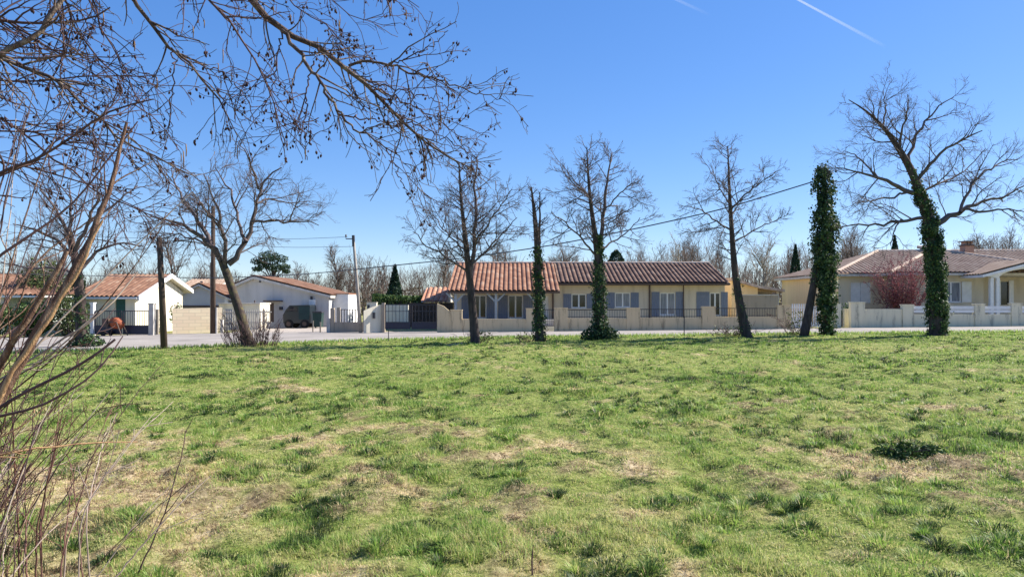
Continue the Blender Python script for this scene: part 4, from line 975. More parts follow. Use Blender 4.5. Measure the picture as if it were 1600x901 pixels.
# cement mixer by the gate
cm = thing('cement_mixer', 'rusty orange cement mixer standing before the navy gate at left', 'cement mixer', (wx(182, 40.7), 40.7, zg)); cx, cy = wx(180, 40.7), 40.7
mb = MB().lathe((0, 0, 0), [(.24, -.56), (.27, -.54), (.45, -.10), (.46, -.08), (.49, -.07), (.49, -.02), (.46, -.01), (.45, .12), (.28, .40), (.10, .44)], 16)
mb.v[0] = mb.v[0] * .72 @ np.array([[math.cos(R(62)), 0, math.sin(R(62))], [0, 1, 0], [-math.sin(R(62)), 0, math.cos(R(62))]]) + np.array((cx + .05, cy, zg + .72)); dm_ = mk('drum', mb, M['rust'], cm)
mb = MB(); 
for (sx, sy) in ((-.4, -.32), (-.4, .32), (.45, -.32), (.45, .32)): mb.tube([(cx + sx * 1.15, cy + sy, zg), (cx + sx * .5, cy + sy * .9, zg + .75)], .03, 8)
mb.tube([(cx - .2, cy - .3, zg + .75), (cx + .25, cy - .3, zg + .75)], .035, 8); mb.tube([(cx - .2, cy + .3, zg + .75), (cx + .25, cy + .3, zg + .75)], .035, 8); mb.tube([(cx, cy - .3, zg + .75), (cx, cy + .3, zg + .75)], .035, 8); mk('stand', mb, M['gutter'], cm)
mk('motor_box', MB().box(cx - .62, cx - .36, cy - .2, cy + .2, zg + .5, zg + .95), M['gutter'], cm)
for s in (-1, 1): mk('wheel', MB().lathe((cx - .45, cy + s * .38 - .03, zg + .15), [(.1, 0), (.15, .01), (.15, .05), (.1, .06)], 14, axis=1), M['rubber'], cm)

# block wall, mailbox, posts
def block_mat():
    m, nt, b = nodes('bare_block_wall'); b.inputs['Roughness'].default_value = .95
    tc = nt.nodes.new('ShaderNodeTexCoord'); mp = nt.nodes.new('ShaderNodeMapping'); mp.inputs['Rotation'].default_value = (R(90), 0, 0); nt.links.new(tc.outputs['Object'], mp.inputs[0])
    br = nt.nodes.new('ShaderNodeTexBrick'); br.inputs['Scale'].default_value = 1; br.inputs['Brick Width'].default_value = .5; br.inputs['Row Height'].default_value = .2; br.inputs['Mortar Size'].default_value = .012
    br.inputs['Color1'].default_value = (.60, .51, .36, 1); br.inputs['Color2'].default_value = (.54, .43, .31, 1); br.inputs['Mortar'].default_value = (.42, .36, .27, 1); nt.links.new(mp.outputs[0], br.inputs[0])
    nt.links.new(br.outputs[0], b.inputs['Base Color']); return m
bl = thing('block_wall', 'unrendered pale block wall between the left house and the wooden pole', 'wall', (wx(296, 43.3), 43.3, -.2)); p0, p1 = wx(262, 42.0), wx(345, 44.4)
mb = MB(); zt0 = wz(482, 43)
mb.prism([(p0, 42.6, -.7), (p1, 44.6, -.7), (p1, 44.6, zt0 + .05), (p0, 42.6, zt0)], (-.08, .2, 0)); mk('wall', mb, block_mat(), bl)
mk('end_post', MB().box(wx(243.5, 41.8), wx(246.5, 41.8), 41.8, 41.95, -.6, wz(483, 41.8)), M['greywood'], bl)
ml = thing('mailbox', 'dark mailbox on a short post before the block wall', 'mailbox', G(324, 519)); ym = GY(324, 519); xm = wx(324, ym); zg2 = SL * xm
mk('post', MB().box(xm - .045, xm + .045, ym - .045, ym + .045, zg2 - .1, wz(497, ym)), M['greywood'], ml)
mb = MB().prism([(wx(317, ym), ym - .2, wz(497, ym) + .001), (wx(328, ym), ym - .2, wz(497, ym) + .001), (wx(328, ym), ym - .2, wz(490, ym)), (wx(325.5, ym), ym - .2, wz(487, ym)), (wx(319.5, ym), ym - .2, wz(487, ym)), (wx(317, ym), ym - .2, wz(490, ym))], (0, .4, 0)); bd = mk('box', mb, M['gutter'], ml)
mk('flap', MB().box(wx(318.5, ym), wx(326.5, ym), ym - .22, ym - .203, wz(492, ym), wz(490, ym)), M['iron'], bd)

# poles
def pole(name, label, base, top, r0, r1, m, Y=None):
    Y = Y or GY(*base); b = W(base[0], base[1], Y); root = thing(name, label, 'pole', b)
    mk('shaft', MB().tube([b - np.array((0, 0, .3)), (b + W(*top, Y)) / 2, W(*top, Y)], [r0, (r0 + r1) / 2, r1], 12), M[m], root, True); return root, Y
pole('utility_pole', 'cut-off dark wooden pole standing in the grass at the road edge', (257, 545), (249, 371), .13, .10, 'darkwood')
p2, yp2 = pole('utility_pole', 'tall dark wooden pole with pale conduit behind the crooked tree', (333, 521), (333, 322), .15, .11, 'darkwood')
mk('conduit', MB().tube([W(338, 521, yp2), W(338, 480, yp2)], .06, 8), M['concrete'], p2)
mk('conduit', MB().tube([W(329.5, 521, yp2), W(329.5, 410, yp2)], .045, 8), M['greywood'], p2)
p3, yp3 = pole('utility_pole', 'slightly leaning pale concrete pole by the low stepped wall', (564, 520), (552, 369), .105, .07, 'polestone')
ct = W(552.3, 373, yp3); mk('bracket', MB().tube([ct, ct + np.array((-.42, 0, .0)), ct + np.array((-.42, 0, .12))], .03, 6), M['iron'], p3); mk('insulator', MB().lathe(ct + np.array((-.42, 0, .12)), [(.03, 0), (.055, .02), (.04, .06), (.055, .08), (.03, .12)], 10), M['gutter'], p3)
mk('cap_sleeve', MB().tube([W(552.6, 385, yp3), W(552, 367.5, yp3)], .085, 10), M['iron'], p3)
def cable(pts, Ys, r, label):
    P = []
    for i in range(len(pts) - 1):
        for t in np.linspace(0, 1, 13)[(1 if i else 0):]:
            a, b = W(*pts[i], Ys[i]), W(*pts[i + 1], Ys[i + 1]); P.append(a * (1 - t) + b * t)
    P = np.array(P)
    for _ in range(14): P[1:-1] = P[1:-1] * .4 + (P[2:] + P[:-2]) * .3
    o = mk('overhead_cable', MB().tube(P, r, 6), M['cable']); tag(o, label, 'cable')
cable([(1270, 284), (1130, 327), (1000, 356), (860, 384), (720, 404), (640, 412), (554, 421)], [YI, 34, 35.5, 37.5, 39.5, 40.7, yp3 - .12], .028, 'thick sagging cable from the ivy-smothered column to the concrete pole')
cable([(554, 421), (480, 428), (400, 432), (334, 434)], [yp3 - .12, 42, 42.5, yp2 - .17], .024, 'thick low cable between concrete pole and tall wooden pole')
cable([(334, 434), (250, 433), (120, 430), (-120, 424)], [yp2 - .17, 42.5, 41, 39], .02, 'low cable running left from the tall wooden pole past the tiled roof')
cable([(543, 370), (450, 374), (334, 368)], [yp3, 42.5, yp2 - .13], .011, 'upper thin wire between concrete and tall wooden poles')
cable([(551, 385), (450, 387), (334, 380)], [yp3, 42.5, yp2 - .13], .011, 'lower thin wire between concrete and tall wooden poles')
cable([(334, 372), (200, 372), (60, 366), (-120, 352)], [yp2 - .13, 42, 41, 39], .011, 'thin wire running left from the tall wooden pole through the branches')

# posts along the lane
labs = ['pale square post at the left end of the lane fence', 'thin post of the lane fence, first right of the pale square post', None, None, None, None]
def post(px, base, top, w, m, label, group=None, name='fence_post'):
    Y = GY(px, base); x = wx(px, Y)
    root = thing(name, label, 'post', (x, Y, SL * x), group)
    mk('shaft', MB().box(x - w / 2, x + w / 2, Y - w / 2, Y + w / 2, SL * x - .15, wz(top, Y)), M[m], root)
    mk('cap', MB().box(x - w / 2 - .01, x + w / 2 + .01, Y - w / 2 - .01, Y + w / 2 + .01, wz(top, Y) + .001, wz(top, Y) + .04), M[m], root)
post(425, 509, 480, .16, 'fascia', 'pale square post at the bend of the gravel lane')
for px, b in ((446, 506), (457, 505), (468, 504.5), (481, 504), (498, 503), (510, 502.5)): post(px, b, 483, .07, 'concrete', 'thin grey fence post along the lane below the white house', 'thin fence posts below the white house')
post(489, 518.5, 502, .06, 'greywood', 'short wooden stake at the road end of the lane, left of the pair', 'wooden stakes by the road')
post(500.5, 519, 504, .07, 'greywood', 'short wooden stake beside the block of the low stepped wall', 'wooden stakes by the road')
for px, b, t, l in ((398, 514, 470, 'tall thin iron stake just right of the crooked trunk'), (412, 515, 483, 'rusty stake between the crooked trunk and the pale square post'), (347, 520, 500, 'short white stub post right of the tall wooden pole')):
    post(px, b, t, .06 if px != 347 else .14, 'gutter' if px != 347 else 'fascia', l)
post(607, 533, 516, .03, 'iron', 'thin dark marker rod in the verge opposite the driveway gate', name='marker_rod')
post(1069, 526, 496, .035, 'iron', 'thin dark marker rod in the verge opposite the third railing', name='marker_rod')
yr = 45.0; pf = thing('picket_fence', 'low pale railing fence behind the crooked tree', 'fence', (wx(385, yr), yr, -.2)); mb = MB()
for i in range(22): x = wx(349 + i * 3.4, yr); mb.box(x - .02, x + .02, yr, yr + .03, -.4, wz(484, yr))
mk('pickets', mb, M['concrete'], pf); mk('rail', MB().box(wx(347, yr), wx(424, yr), yr + .031, yr + .06, wz(488, yr), wz(486.5, yr)), M['concrete'], pf); mk('rail', MB().box(wx(347, yr), wx(424, yr), yr + .031, yr + .06, wz(504, yr), wz(502.5, yr)), M['concrete'], pf)
ow = thing('outhouse', 'small cream outhouse behind the railing fence', 'outhouse', (wx(390, 48), 48, -.2)); mk('wall', MB().box(wx(342, 48), wx(406, 48), 48, 50, -.6, wz(475, 48)), M['cream'], ow); mk('roof', MB().box(wx(341, 48), wx(407, 48), 47.9, 50.1, wz(475, 48) + .001, wz(473, 48)), M['fascia'], ow)
mk('door', MB().box(wx(352, 48), wx(362, 48), 47.96, 47.997, -.3, wz(483, 48)), M['shutter'], ow)

# shrubs at left
def shrub(name, px0, px1, base, top, Y, n, size, m, label, dy=1.0):
    x0, x1 = wx(px0, Y), wx(px1, Y); xc = (x0 + x1) / 2; z0 = SL * xc; z1 = wz(top, Y)
    root = thing(name, label, 'shrub', (xc, Y, z0)); wd = Wood(int(px0 * 7 + px1) % 1000 + 3)
    for i in range(14):
        p = np.array((xc + wd.r.uniform(-.3, .3), Y + wd.r.uniform(-.2, .2), z0 - .1)); e = np.array((wd.r.uniform(x0, x1), Y + wd.r.uniform(-dy, dy) * .7, z0 + (z1 - z0) * wd.r.uniform(.5, .95)))
        pts = np.array([p, p * .5 + e * .5 + wd.r.normal(size=3) * .08, e]); wd.put(pts, np.array([.035, .022, .01]), 5)
        sprout(wd, pts, np.array([.035, .022, .01]), np.linalg.norm(e - p), 0, [dict(dens=5, len=.6, ang=(25, 60), n=4, wob=.2, r=.012, rmin=.006, k=3)])
    wd.mesh('stem', M['twig'], root)
    u = nr.normal(size=(n, 3)); u /= np.linalg.norm(u, axis=1, keepdims=True); q = nr.rand(n) ** .38
    lump = .72 + .55 * fbm(u[:, 0] * 2.2 + px0, u[:, 2] * 2.2 + u[:, 1], 3)
    P = np.stack([xc + u[:, 0] * q * lump * (x1 - x0) / 2, Y + u[:, 1] * q * lump * dy, (z0 + z1) / 2 + u[:, 2] * q * lump * (z1 - z0) / 2], -1); P = P[P[:, 2] > z0]
    leaf_cloud('foliage', P, size, M[m], root, np.clip(nr.beta(2, 2.4, len(P)), 0, 1))
    return root
shrub('shrub', 25, 78, 527, 470, 40.5, 2600, .13, 'hedge', 'dark green shrub at far left behind the leaning stem')
shrub('shrub', 76, 140, 527, 455, 41, 2400, .11, 'olive', 'loose olive-green shrub left of the navy gate')
shrub('shrub', -60, 26, 530, 468, 40.5, 2600, .13, 'hedge', 'broad dark shrub at the left edge of the picture by the road')
shrub('shrub', 30, 100, 520, 400, 47, 3600, .13, 'olive', 'tall olive evergreen between the two left tiled roofs', 1.4)
shrub('shrub', 272, 282, 486, 470, 46, 300, .11, 'olive', 'small yellow-green shrub at the foot of the white gable')

# ------------------------------------------------------------------ garage between the houses
yc = 50.0; gg = thing('garage', 'low ochre garage with sloping pale roof edge between the two right houses', 'garage', (wx(1185, yc), yc, .1))
g0, g1 = wx(1143, yc), wx(1222, yc)
mb = MB(); mb.prism([(g0, yc, -.2), (wx(1184, yc), yc, -.2), (wx(1184, yc), yc, wz(449, yc)), (g0, yc, wz(437, yc))], (0, 6, 0)); mk('wall', mb, M['gold'], gg)
mb = MB(); A_ = (wx(1150, yc), yc - .4); 
prof = [(wx(1140, yc), yc - .4, wz(434, yc)), (wx(1185, yc), yc - .4, wz(446.5, yc)), (wx(1223, yc), yc - .4, wz(452, yc)), (wx(1223, yc), yc - .4, wz(456, yc)), (wx(1185, yc), yc - .4, wz(450.5, yc)), (wx(1140, yc), yc - .4, wz(438, yc))]
mb.prism(prof, (0, 6.5, 0)); mk('roof', mb, M['ridge'], gg)
mk('carport_wall', MB().box(wx(1184.1, yc), wx(1213, yc), yc + .8, yc + 1, -.2, wz(455, yc)), M['greywall'], gg)
mk('post', MB().box(wx(1214, yc), wx(1217, yc), yc, yc + .12, -.2, wz(455.5, yc)), M['fascia'], gg)
yc2 = 46.0; dv = thing('boundary_wall', 'grey-brown side wall behind the right end of the street wall', 'wall', (wx(1188, yc2), yc2, .1)); mk('wall', MB().box(wx(1150, yc2), wx(1216, yc2), yc2, yc2 + .2, -.2, wz(461.5, yc2)), M['greywall'], dv)
mk('coping', MB().box(wx(1149.5, yc2), wx(1216.5, yc2), yc2 - .04, yc2 + .24, wz(461.5, yc2) + .001, wz(460, yc2)), M['fascia'], dv)

# ------------------------------------------------------------------ right-hand house with hipped roof
rh = thing('hipped_house', 'ochre hip-roofed house with white shutters and arched white porch at right', 'house', (27, 48, .25))
yf1, yf2 = 48.0, 46.6; xL = wx(1310, yf1); z_e = wz(428.5, yf1); zb = -.2
xc_ = wx(1398, yf2); xe = wx(1537, yf2); xR = xe + 14
mb = MB()
w1 = (wx(1329, yf1), wx(1361, yf1), wz(473, yf1), wz(441, yf1)); w2 = (wx(1471, yf2), wx(1502, yf2), wz(472, yf2), wz(440, yf2))
wall_face(mb, xL, xc_, zb, z_e, yf1, [w1]); wall_face(mb, xc_, xe, zb, z_e, yf2, [w2])
mb.quad((xc_, yf1, zb), (xc_, yf2, zb), (xc_, yf2, z_e), (xc_, yf1, z_e)); mb.quad((xe, yf2, zb), (xe, 49, zb), (xe, 49, z_e), (xe, yf2, z_e))
dor = (wx(1563, 49), wx(1576, 49), wz(476, 49), wz(440, 49)); wall_face(mb, xe, xR, zb, z_e, 49, [dor])
mb.quad((xR, 49, zb), (xR, 58, zb), (xR, 58, z_e), (xR, 49, z_e)); mb.quad((xR, 58, zb), (xL, 58, zb), (xL, 58, z_e), (xR, 58, z_e))
mk('wall', mb, M['sand'], rh)
mb = MB(); mb.quad((xL - .003, 58, zb), (xL - .003, yf1, zb), (xL - .003, yf1, z_e), (xL - .003, 58, z_e)); sw_ = mk('side_wall', mb, M['gold'], rh); sw_['label'] = 'yellow ochre end wall'
# roofs
ov = .45; zt = z_e + .02; y_r = 53.0; dl = y_r - (yf1 - ov); z_r = wz(393.5, y_r)
L0 = np.array((xL - ov, yf1 - ov, zt)); R0 = np.array((xR + ov, yf1 - ov, zt)); Lb = np.array((xL - ov, 58 + ov, zt)); Rb = np.array((xR + ov, 58 + ov, zt)); Ra = np.array((xL - ov + dl, y_r, z_r)); Rz = np.array((xR + ov - dl, y_r, z_r))
mb = MB()
roof_sheet(mb, L0, R0, Rz, Ra); roof_sheet(mb, Lb, L0, Ra, Ra + np.array((0, .001, 0))); roof_sheet(mb, R0, Rb, Rz, Rz + np.array((0, .001, 0)))
d3 = np.array((0, 0, -.16))
mb.add([L0 + d3, R0 + d3, Rb + d3, Lb + d3, L0 - .01, R0 - .01, Rb - .01, Lb - .01], [(0, 1, 5, 4), (1, 2, 6, 5), (2, 3, 7, 6), (3, 0, 4, 7), (3, 2, 1, 0)], 1)
for a, b in ((L0, Ra), (R0, Rz), (Ra, Rz)): mb.tube([a + np.array((0, 0, .06)), b + np.array((0, 0, .08))], .11, 8, 2)
rf = mk('roof', mb, [M['tile_pink'], M['fascia'], M['ridge']], rh, uv=True)
mb = MB(); y_r2 = 53.2; e = yf2 - ov; z_r2 = wz(387.5, y_r2)
A0 = np.array((xc_ - ov, e, zt + .01)); d2 = y_r2 - e; A1 = np.array((xe + 6.5, e, zt + .01)); B0 = np.array((xc_ - ov + d2 * .97, y_r2, z_r2)); B1 = np.array((xe + 6.5 - d2, y_r2, z_r2)); 
roof_sheet(mb, A0, A1, B1, B0); roof_sheet(mb, np.array((xc_ - ov, y_r2 + 3, zt + .01)), A0, B0, B0 + np.array((0, .001, 0))); roof_sheet(mb, A1, np.array((xe + 6.5, y_r2 + d2, zt)), B1, B1 + np.array((0, .001, 0)))
mb.add([A0 + d3, A1 + d3, A0 - .012, A1 - .012, (A0[0], yf1 - ov - .01, zt - .16), (A0[0], yf1 - ov - .01, zt - .012)], [(0, 1, 3, 2), (4, 0, 2, 5)], 1)
for a, b in ((A0, B0), (A1, B1), (B0, B1)): mb.tube([a + np.array((0, 0, .06)), b + np.array((0, 0, .08))], .11, 8, 2)
rf2 = mk('roof', mb, [M['tile_pink'], M['fascia'], M['ridge']], rh, uv=True)
ych = 51.4; c0, c1 = wx(1508, ych), wx(1522, ych)
mb = MB().box(c0, c1, ych, ych + .6, z_r2 - 1.2, wz(384, ych), 0); mb.box(c0 - .05, c1 + .05, ych - .05, ych + .65, wz(384, ych) + .001, wz(382, ych), 1)
for i in range(3): x = c0 + (c1 - c0) * (i + .5) / 3; mb.box(x - .07, x + .07, ych + .1, ych + .5, wz(382, ych) + .001, wz(377.5, ych), 0)
mb.box(c0 - .05, c1 + .05, ych - .05, ych + .65, wz(377.5, ych) + .001, wz(376, ych), 1)
mk('chimney', mb, [M['brick'], M['gutter']], rf2)
# windows of the hipped house
mb = MB(); a, b, c, d = w1
for i in range(2):
    xa_ = a + (b - a) * i / 2 + .01; xb_ = a + (b - a) * (i + 1) / 2 - .01; mb.box(xa_, xb_, yf1 + .05, yf1 + .09, c, d)
mk('shutter', mb, M['white'], rh)['label'] = 'closed white double shutter'
mk('window_surround', MB().box(b + .0, b + .17, yf1 - .03, yf1 - .002, c - .1, d + .1).box(a - .17, a, yf1 - .03, yf1 - .002, c - .1, d + .1).box(a - .001, b + .001, yf1 - .03, yf1 - .002, d + .002, d + .1), M['sand'], rh)
window(rh, w2, yf2, 'curtain', 2)
mk('shutter', MB().box(w2[1] + .02, w2[1] + .62, yf2 - .05, yf2 - .012, w2[2], w2[3]), M['white'], rh); mk('shutter', MB().box(w2[0] - .62, w2[0] - .02, yf2 - .05, yf2 - .012, w2[2], w2[3]), M['white'], rh)
dr = mk('door', MB().box(dor[0], dor[1], 49.05, 49.1, dor[2], dor[3]), M['glass'], rh); mk('door_frame', MB().box(dor[0] - .12, dor[0] - .001, 48.94, 49.04, dor[2], dor[3] + .1).box(dor[1] + .001, dor[1] + .3, 48.94, 49.04, dor[2], dor[3] + .1), M['frame'], rh)
# arched porch
yp = 44.6; px0, pxa = wx(1536, yp), wx(1622, yp); hw = pxa - px0; px1 = pxa + hw; zpe, zpa = wz(428, yp), wz(405.5, yp); zs = wz(431, yp)
arc = [(pxa + (hw - .95) * math.cos(t), yp, zs - .15 + .62 * math.sin(t)) for t in np.linspace(0, math.pi, 15)]
left_in = pxa - (hw - .95); right_in = pxa + (hw - .95); n = 15
top = [(pxa + (hw) * math.cos(t), yp, zpa - .08 - (zpa - zpe) * abs(math.cos(t))) for t in np.linspace(0, math.pi, 15)]
mb = MB(); V = [p for p in arc] + [p for p in top] + [(p[0], yp + .22, p[2]) for p in arc] + [(p[0], yp + .22, p[2]) for p in top]
Fs = []
for i in range(14):
    Fs += [(i, n + i, n + i + 1, i + 1), (2 * n + i, 2 * n + i + 1, 3 * n + i + 1, 3 * n + i), (i, i + 1, 2 * n + i + 1, 2 * n + i), (n + i, 3 * n + i, 3 * n + i + 1, n + i + 1)]
Fs += [(0, 2 * n, 3 * n, n), (n - 1, 2 * n - 1, 4 * n - 1, 3 * n - 1)]
mb.add(V, Fs); mk('porch_gable', mb, M['white'], rh)
for px in (1550.5, 1560): x = wx(px, yp); mk('column', MB().box(x - .1, x + .1, yp + .01, yp + .21, zb, zpe - .22), M['white'], rh)
for px in (1684, 1694): x = wx(px, yp); mk('column', MB().box(x - .1, x + .1, yp + .01, yp + .21, zb, zpe - .22), M['white'], rh)
mb = MB(); yo = yp - .3; hw2 = hw + .2; dz = (zpa - zpe) * .2 / hw
Le, Ap, Re = (pxa - hw2, zpe - dz), (pxa, zpa), (pxa + hw2, zpe - dz)
roof_sheet(mb, (Le[0], 50.5, Le[1]), (Le[0], yo, Le[1]), (Ap[0], yo, Ap[1]), (Ap[0], 50.5, Ap[1])); roof_sheet(mb, (Re[0], yo, Re[1]), (Re[0], 50.5, Re[1]), (Ap[0], 50.5, Ap[1]), (Ap[0], yo, Ap[1]))
mb.prism([(Le[0], yo, Le[1] - .01), (Ap[0], yo, Ap[1] - .01), (Re[0], yo, Re[1] - .01), (Re[0], yo, Re[1] - .16), (Ap[0], yo, Ap[1] - .17), (Le[0], yo, Le[1] - .16)], (0, 3.2, 0), 1)
mk('roof', mb, [M['tile_pink'], M['white']], rh, uv=True)
mk('porch_floor', MB().box(px0, px1, yp - .1, 48.99, zb, .55), M['concrete'], rh)

# street fence of the hipped house
yz = 41.8; sf = thing('garden_fence', 'cream street wall with white double rails and pillars before the hip-roofed house', 'fence', (wx(1480, yz), yz, .2))
mb = MB(); B = -.1
def zz(py): return wz(py, yz)
mb.box(wx(1351, yz), wx(1409.9, yz), yz, yz + .18, B, zz(482.5)); mb.box(wx(1427, yz), wx(1637, yz), yz, yz + .18, B, zz(491)); mb.box(wx(1653, yz), wx(2000, yz), yz, yz + .18, B, zz(491))
mk('wall', mb, M['creamlow'], sf)
for (a, b, t) in [(1329, 1350.9, 473), (1410, 1426.9, 477), (1470, 1483, 476.5), (1523, 1538, 476), (1580, 1596, 475), (1637.1, 1652.9, 474), (1700, 1715, 474)]:
    mk('pillar', MB().box(wx(a, yz), wx(b, yz), yz - .06, yz + .24, B, zz(t)).box(wx(a, yz) - .03, wx(b, yz) + .03, yz - .09, yz + .27, zz(t) + .001, zz(t) + .06), M['creamlow'], sf)
for (a, b) in [(1427, 1470), (1483, 1523), (1538, 1580), (1596, 1637), (1653, 1700)]:
    for (t0, t1) in ((478, 483), (484, 488.2)): mk('rail', MB().box(wx(a, yz) + .003, wx(b, yz) - .003, yz + .03, yz + .08, zz(t1), zz(t0)), M['white'], sf)
mk('rail', MB().box(wx(1351, yz), wx(1409, yz), yz + .06, yz + .1, zz(482) + .0, zz(481.2)), M['iron'], sf)
# white gateway left of it
gp = thing('entrance_gate', 'white picket gate and low white plinths behind the ivy-smothered column', 'gate', (wx(1270, yz), yz, .2))
mk('plinth', MB().box(wx(1236, yz), wx(1262, yz), yz, yz + .2, B, zz(498)), M['white'], gp)
mb = MB()
for i in range(7): x = wx(1239 + i * 3.6, yz); mb.box(x - .035, x + .035, yz + .07, yz + .1, zz(498) + .002, zz(474.5))
for i in range(11): x = wx(1265 + i * 3.7, yz); mb.box(x - .035, x + .035, yz + .07, yz + .1, zz(511), zz(478))
mk('pickets', mb, M['white'], gp); mk('rail', MB().box(wx(1237, yz), wx(1305, yz), yz + .101, yz + .13, zz(481), zz(479.5)), M['white'], gp); mk('rail', MB().box(wx(1263, yz), wx(1305, yz), yz + .101, yz + .13, zz(509.5), zz(507.5)), M['white'], gp)
mk('gate_post', MB().box(wx(1305.5, yz), wx(1314, yz), yz - .02, yz + .25, B, zz(474)), M['creamlow'], gp)
rw = thing('return_wall', 'short cream wall set back between entrance gate and first cream pillar', 'wall', (wx(1322, 42.6), 42.6, .2)); mk('wall', MB().box(wx(1318, 42.6), wx(1331, 42.6), 42.5, 42.7, B, wz(482, 42.6)), M['creamlow'], rw)
mk('plaque', MB().box(wx(1326.5, 42.5), wx(1329, 42.5), 42.46, 42.497, wz(492, 42.5), wz(485, 42.5)), M['iron'], rw)
shrub('shrub', 1313, 1331, 486, 473.5, 43.4, 500, .1, 'hedge', 'small round dark shrub behind the first cream pillar')
n_ = thing('plum_shrub', 'purple-red plum shrub in front of the hip-roofed house', 'shrub', (wx(1410, 45.2), 45.2, .22)); wd = Wood(404); bx, by, bz = wx(1412, 45.2), 45.2, .22
for i in range(60):
    a = wd.r.uniform(0, 6.28); q = wd.r.uniform(.05, 1) ** .7; d = np.array((math.cos(a) * .66 * q, math.sin(a) * .5 * q, 1.0)); L = wd.r.uniform(2.7, 4.5) * (1.05 - .12 * q); pts = [np.array((bx + math.cos(a) * .12, by + math.sin(a) * .12, bz))]
    for _ in range(6): pts.append(pts[-1] + d / np.linalg.norm(d) * L / 6); d = d + wd.r.normal(size=3) * .1
    pts = np.array(pts); wd.put(pts, np.linspace(.03, .008, 7), 4); sprout(wd, pts, np.linspace(.03, .008, 7), L, 0, [dict(dens=4.5, len=.75, ang=(15, 45), n=4, wob=.12, r=.012, rmin=.006, k=3, curve=.05), dict(dens=6, len=.3, ang=(15, 45), n=3, wob=.15, r=.007, rmin=.005, k=3)], .25)
wd.mesh('stem', mat('plum_twigs', (.24, .11, .11), (.13, .06, .065), 4, .9), n_)
tp = np.vstack([t[0][1:] for t in wd.tips]); tp = np.repeat(tp, 2, 0); leaf_cloud('foliage', tp + nr.normal(0, .07, tp.shape), .06, M['plum'], n_)

# ------------------------------------------------------------------ foreground alder, its trunk standing just out of view at left
AL = [dict(dens=9.5, len=.72, ang=(22, 60), n=7, wob=.15, r=.008, rmin=.0028, k=5, curve=-.012, taper=.4),
      dict(dens=11.5, len=.22, ang=(25, 65), n=5, wob=.24, r=.0036, rmin=.0020, k=4, curve=-.03, taper=.3),
      dict(dens=7, len=.08, ang=(25, 65), n=3, wob=.24, r=.0024, rmin=.0018, k=3)]
fa = thing('alder_tree', 'overhanging near alder with bare cone-hung branches across the upper left', 'tree', (-6.2, 4.6, -.06))
FY = 6.0
tw = Wood(3); tP = np.array([(-6.2, 4.6, -.2), (-6.1, 4.65, 1.5), (-6.15, 4.7, 3.2), (-6.0, 4.7, 5.0), (-6.05, 4.8, 7.0), (-5.9, 4.8, 8.8)])
Q_, rd_, _ = resample(tP, [.17, .14, .125, .10, .07, .03], 16); tw.put(Q_, rd_, 12); tw.mesh('trunk', M['alderbark'], fa)
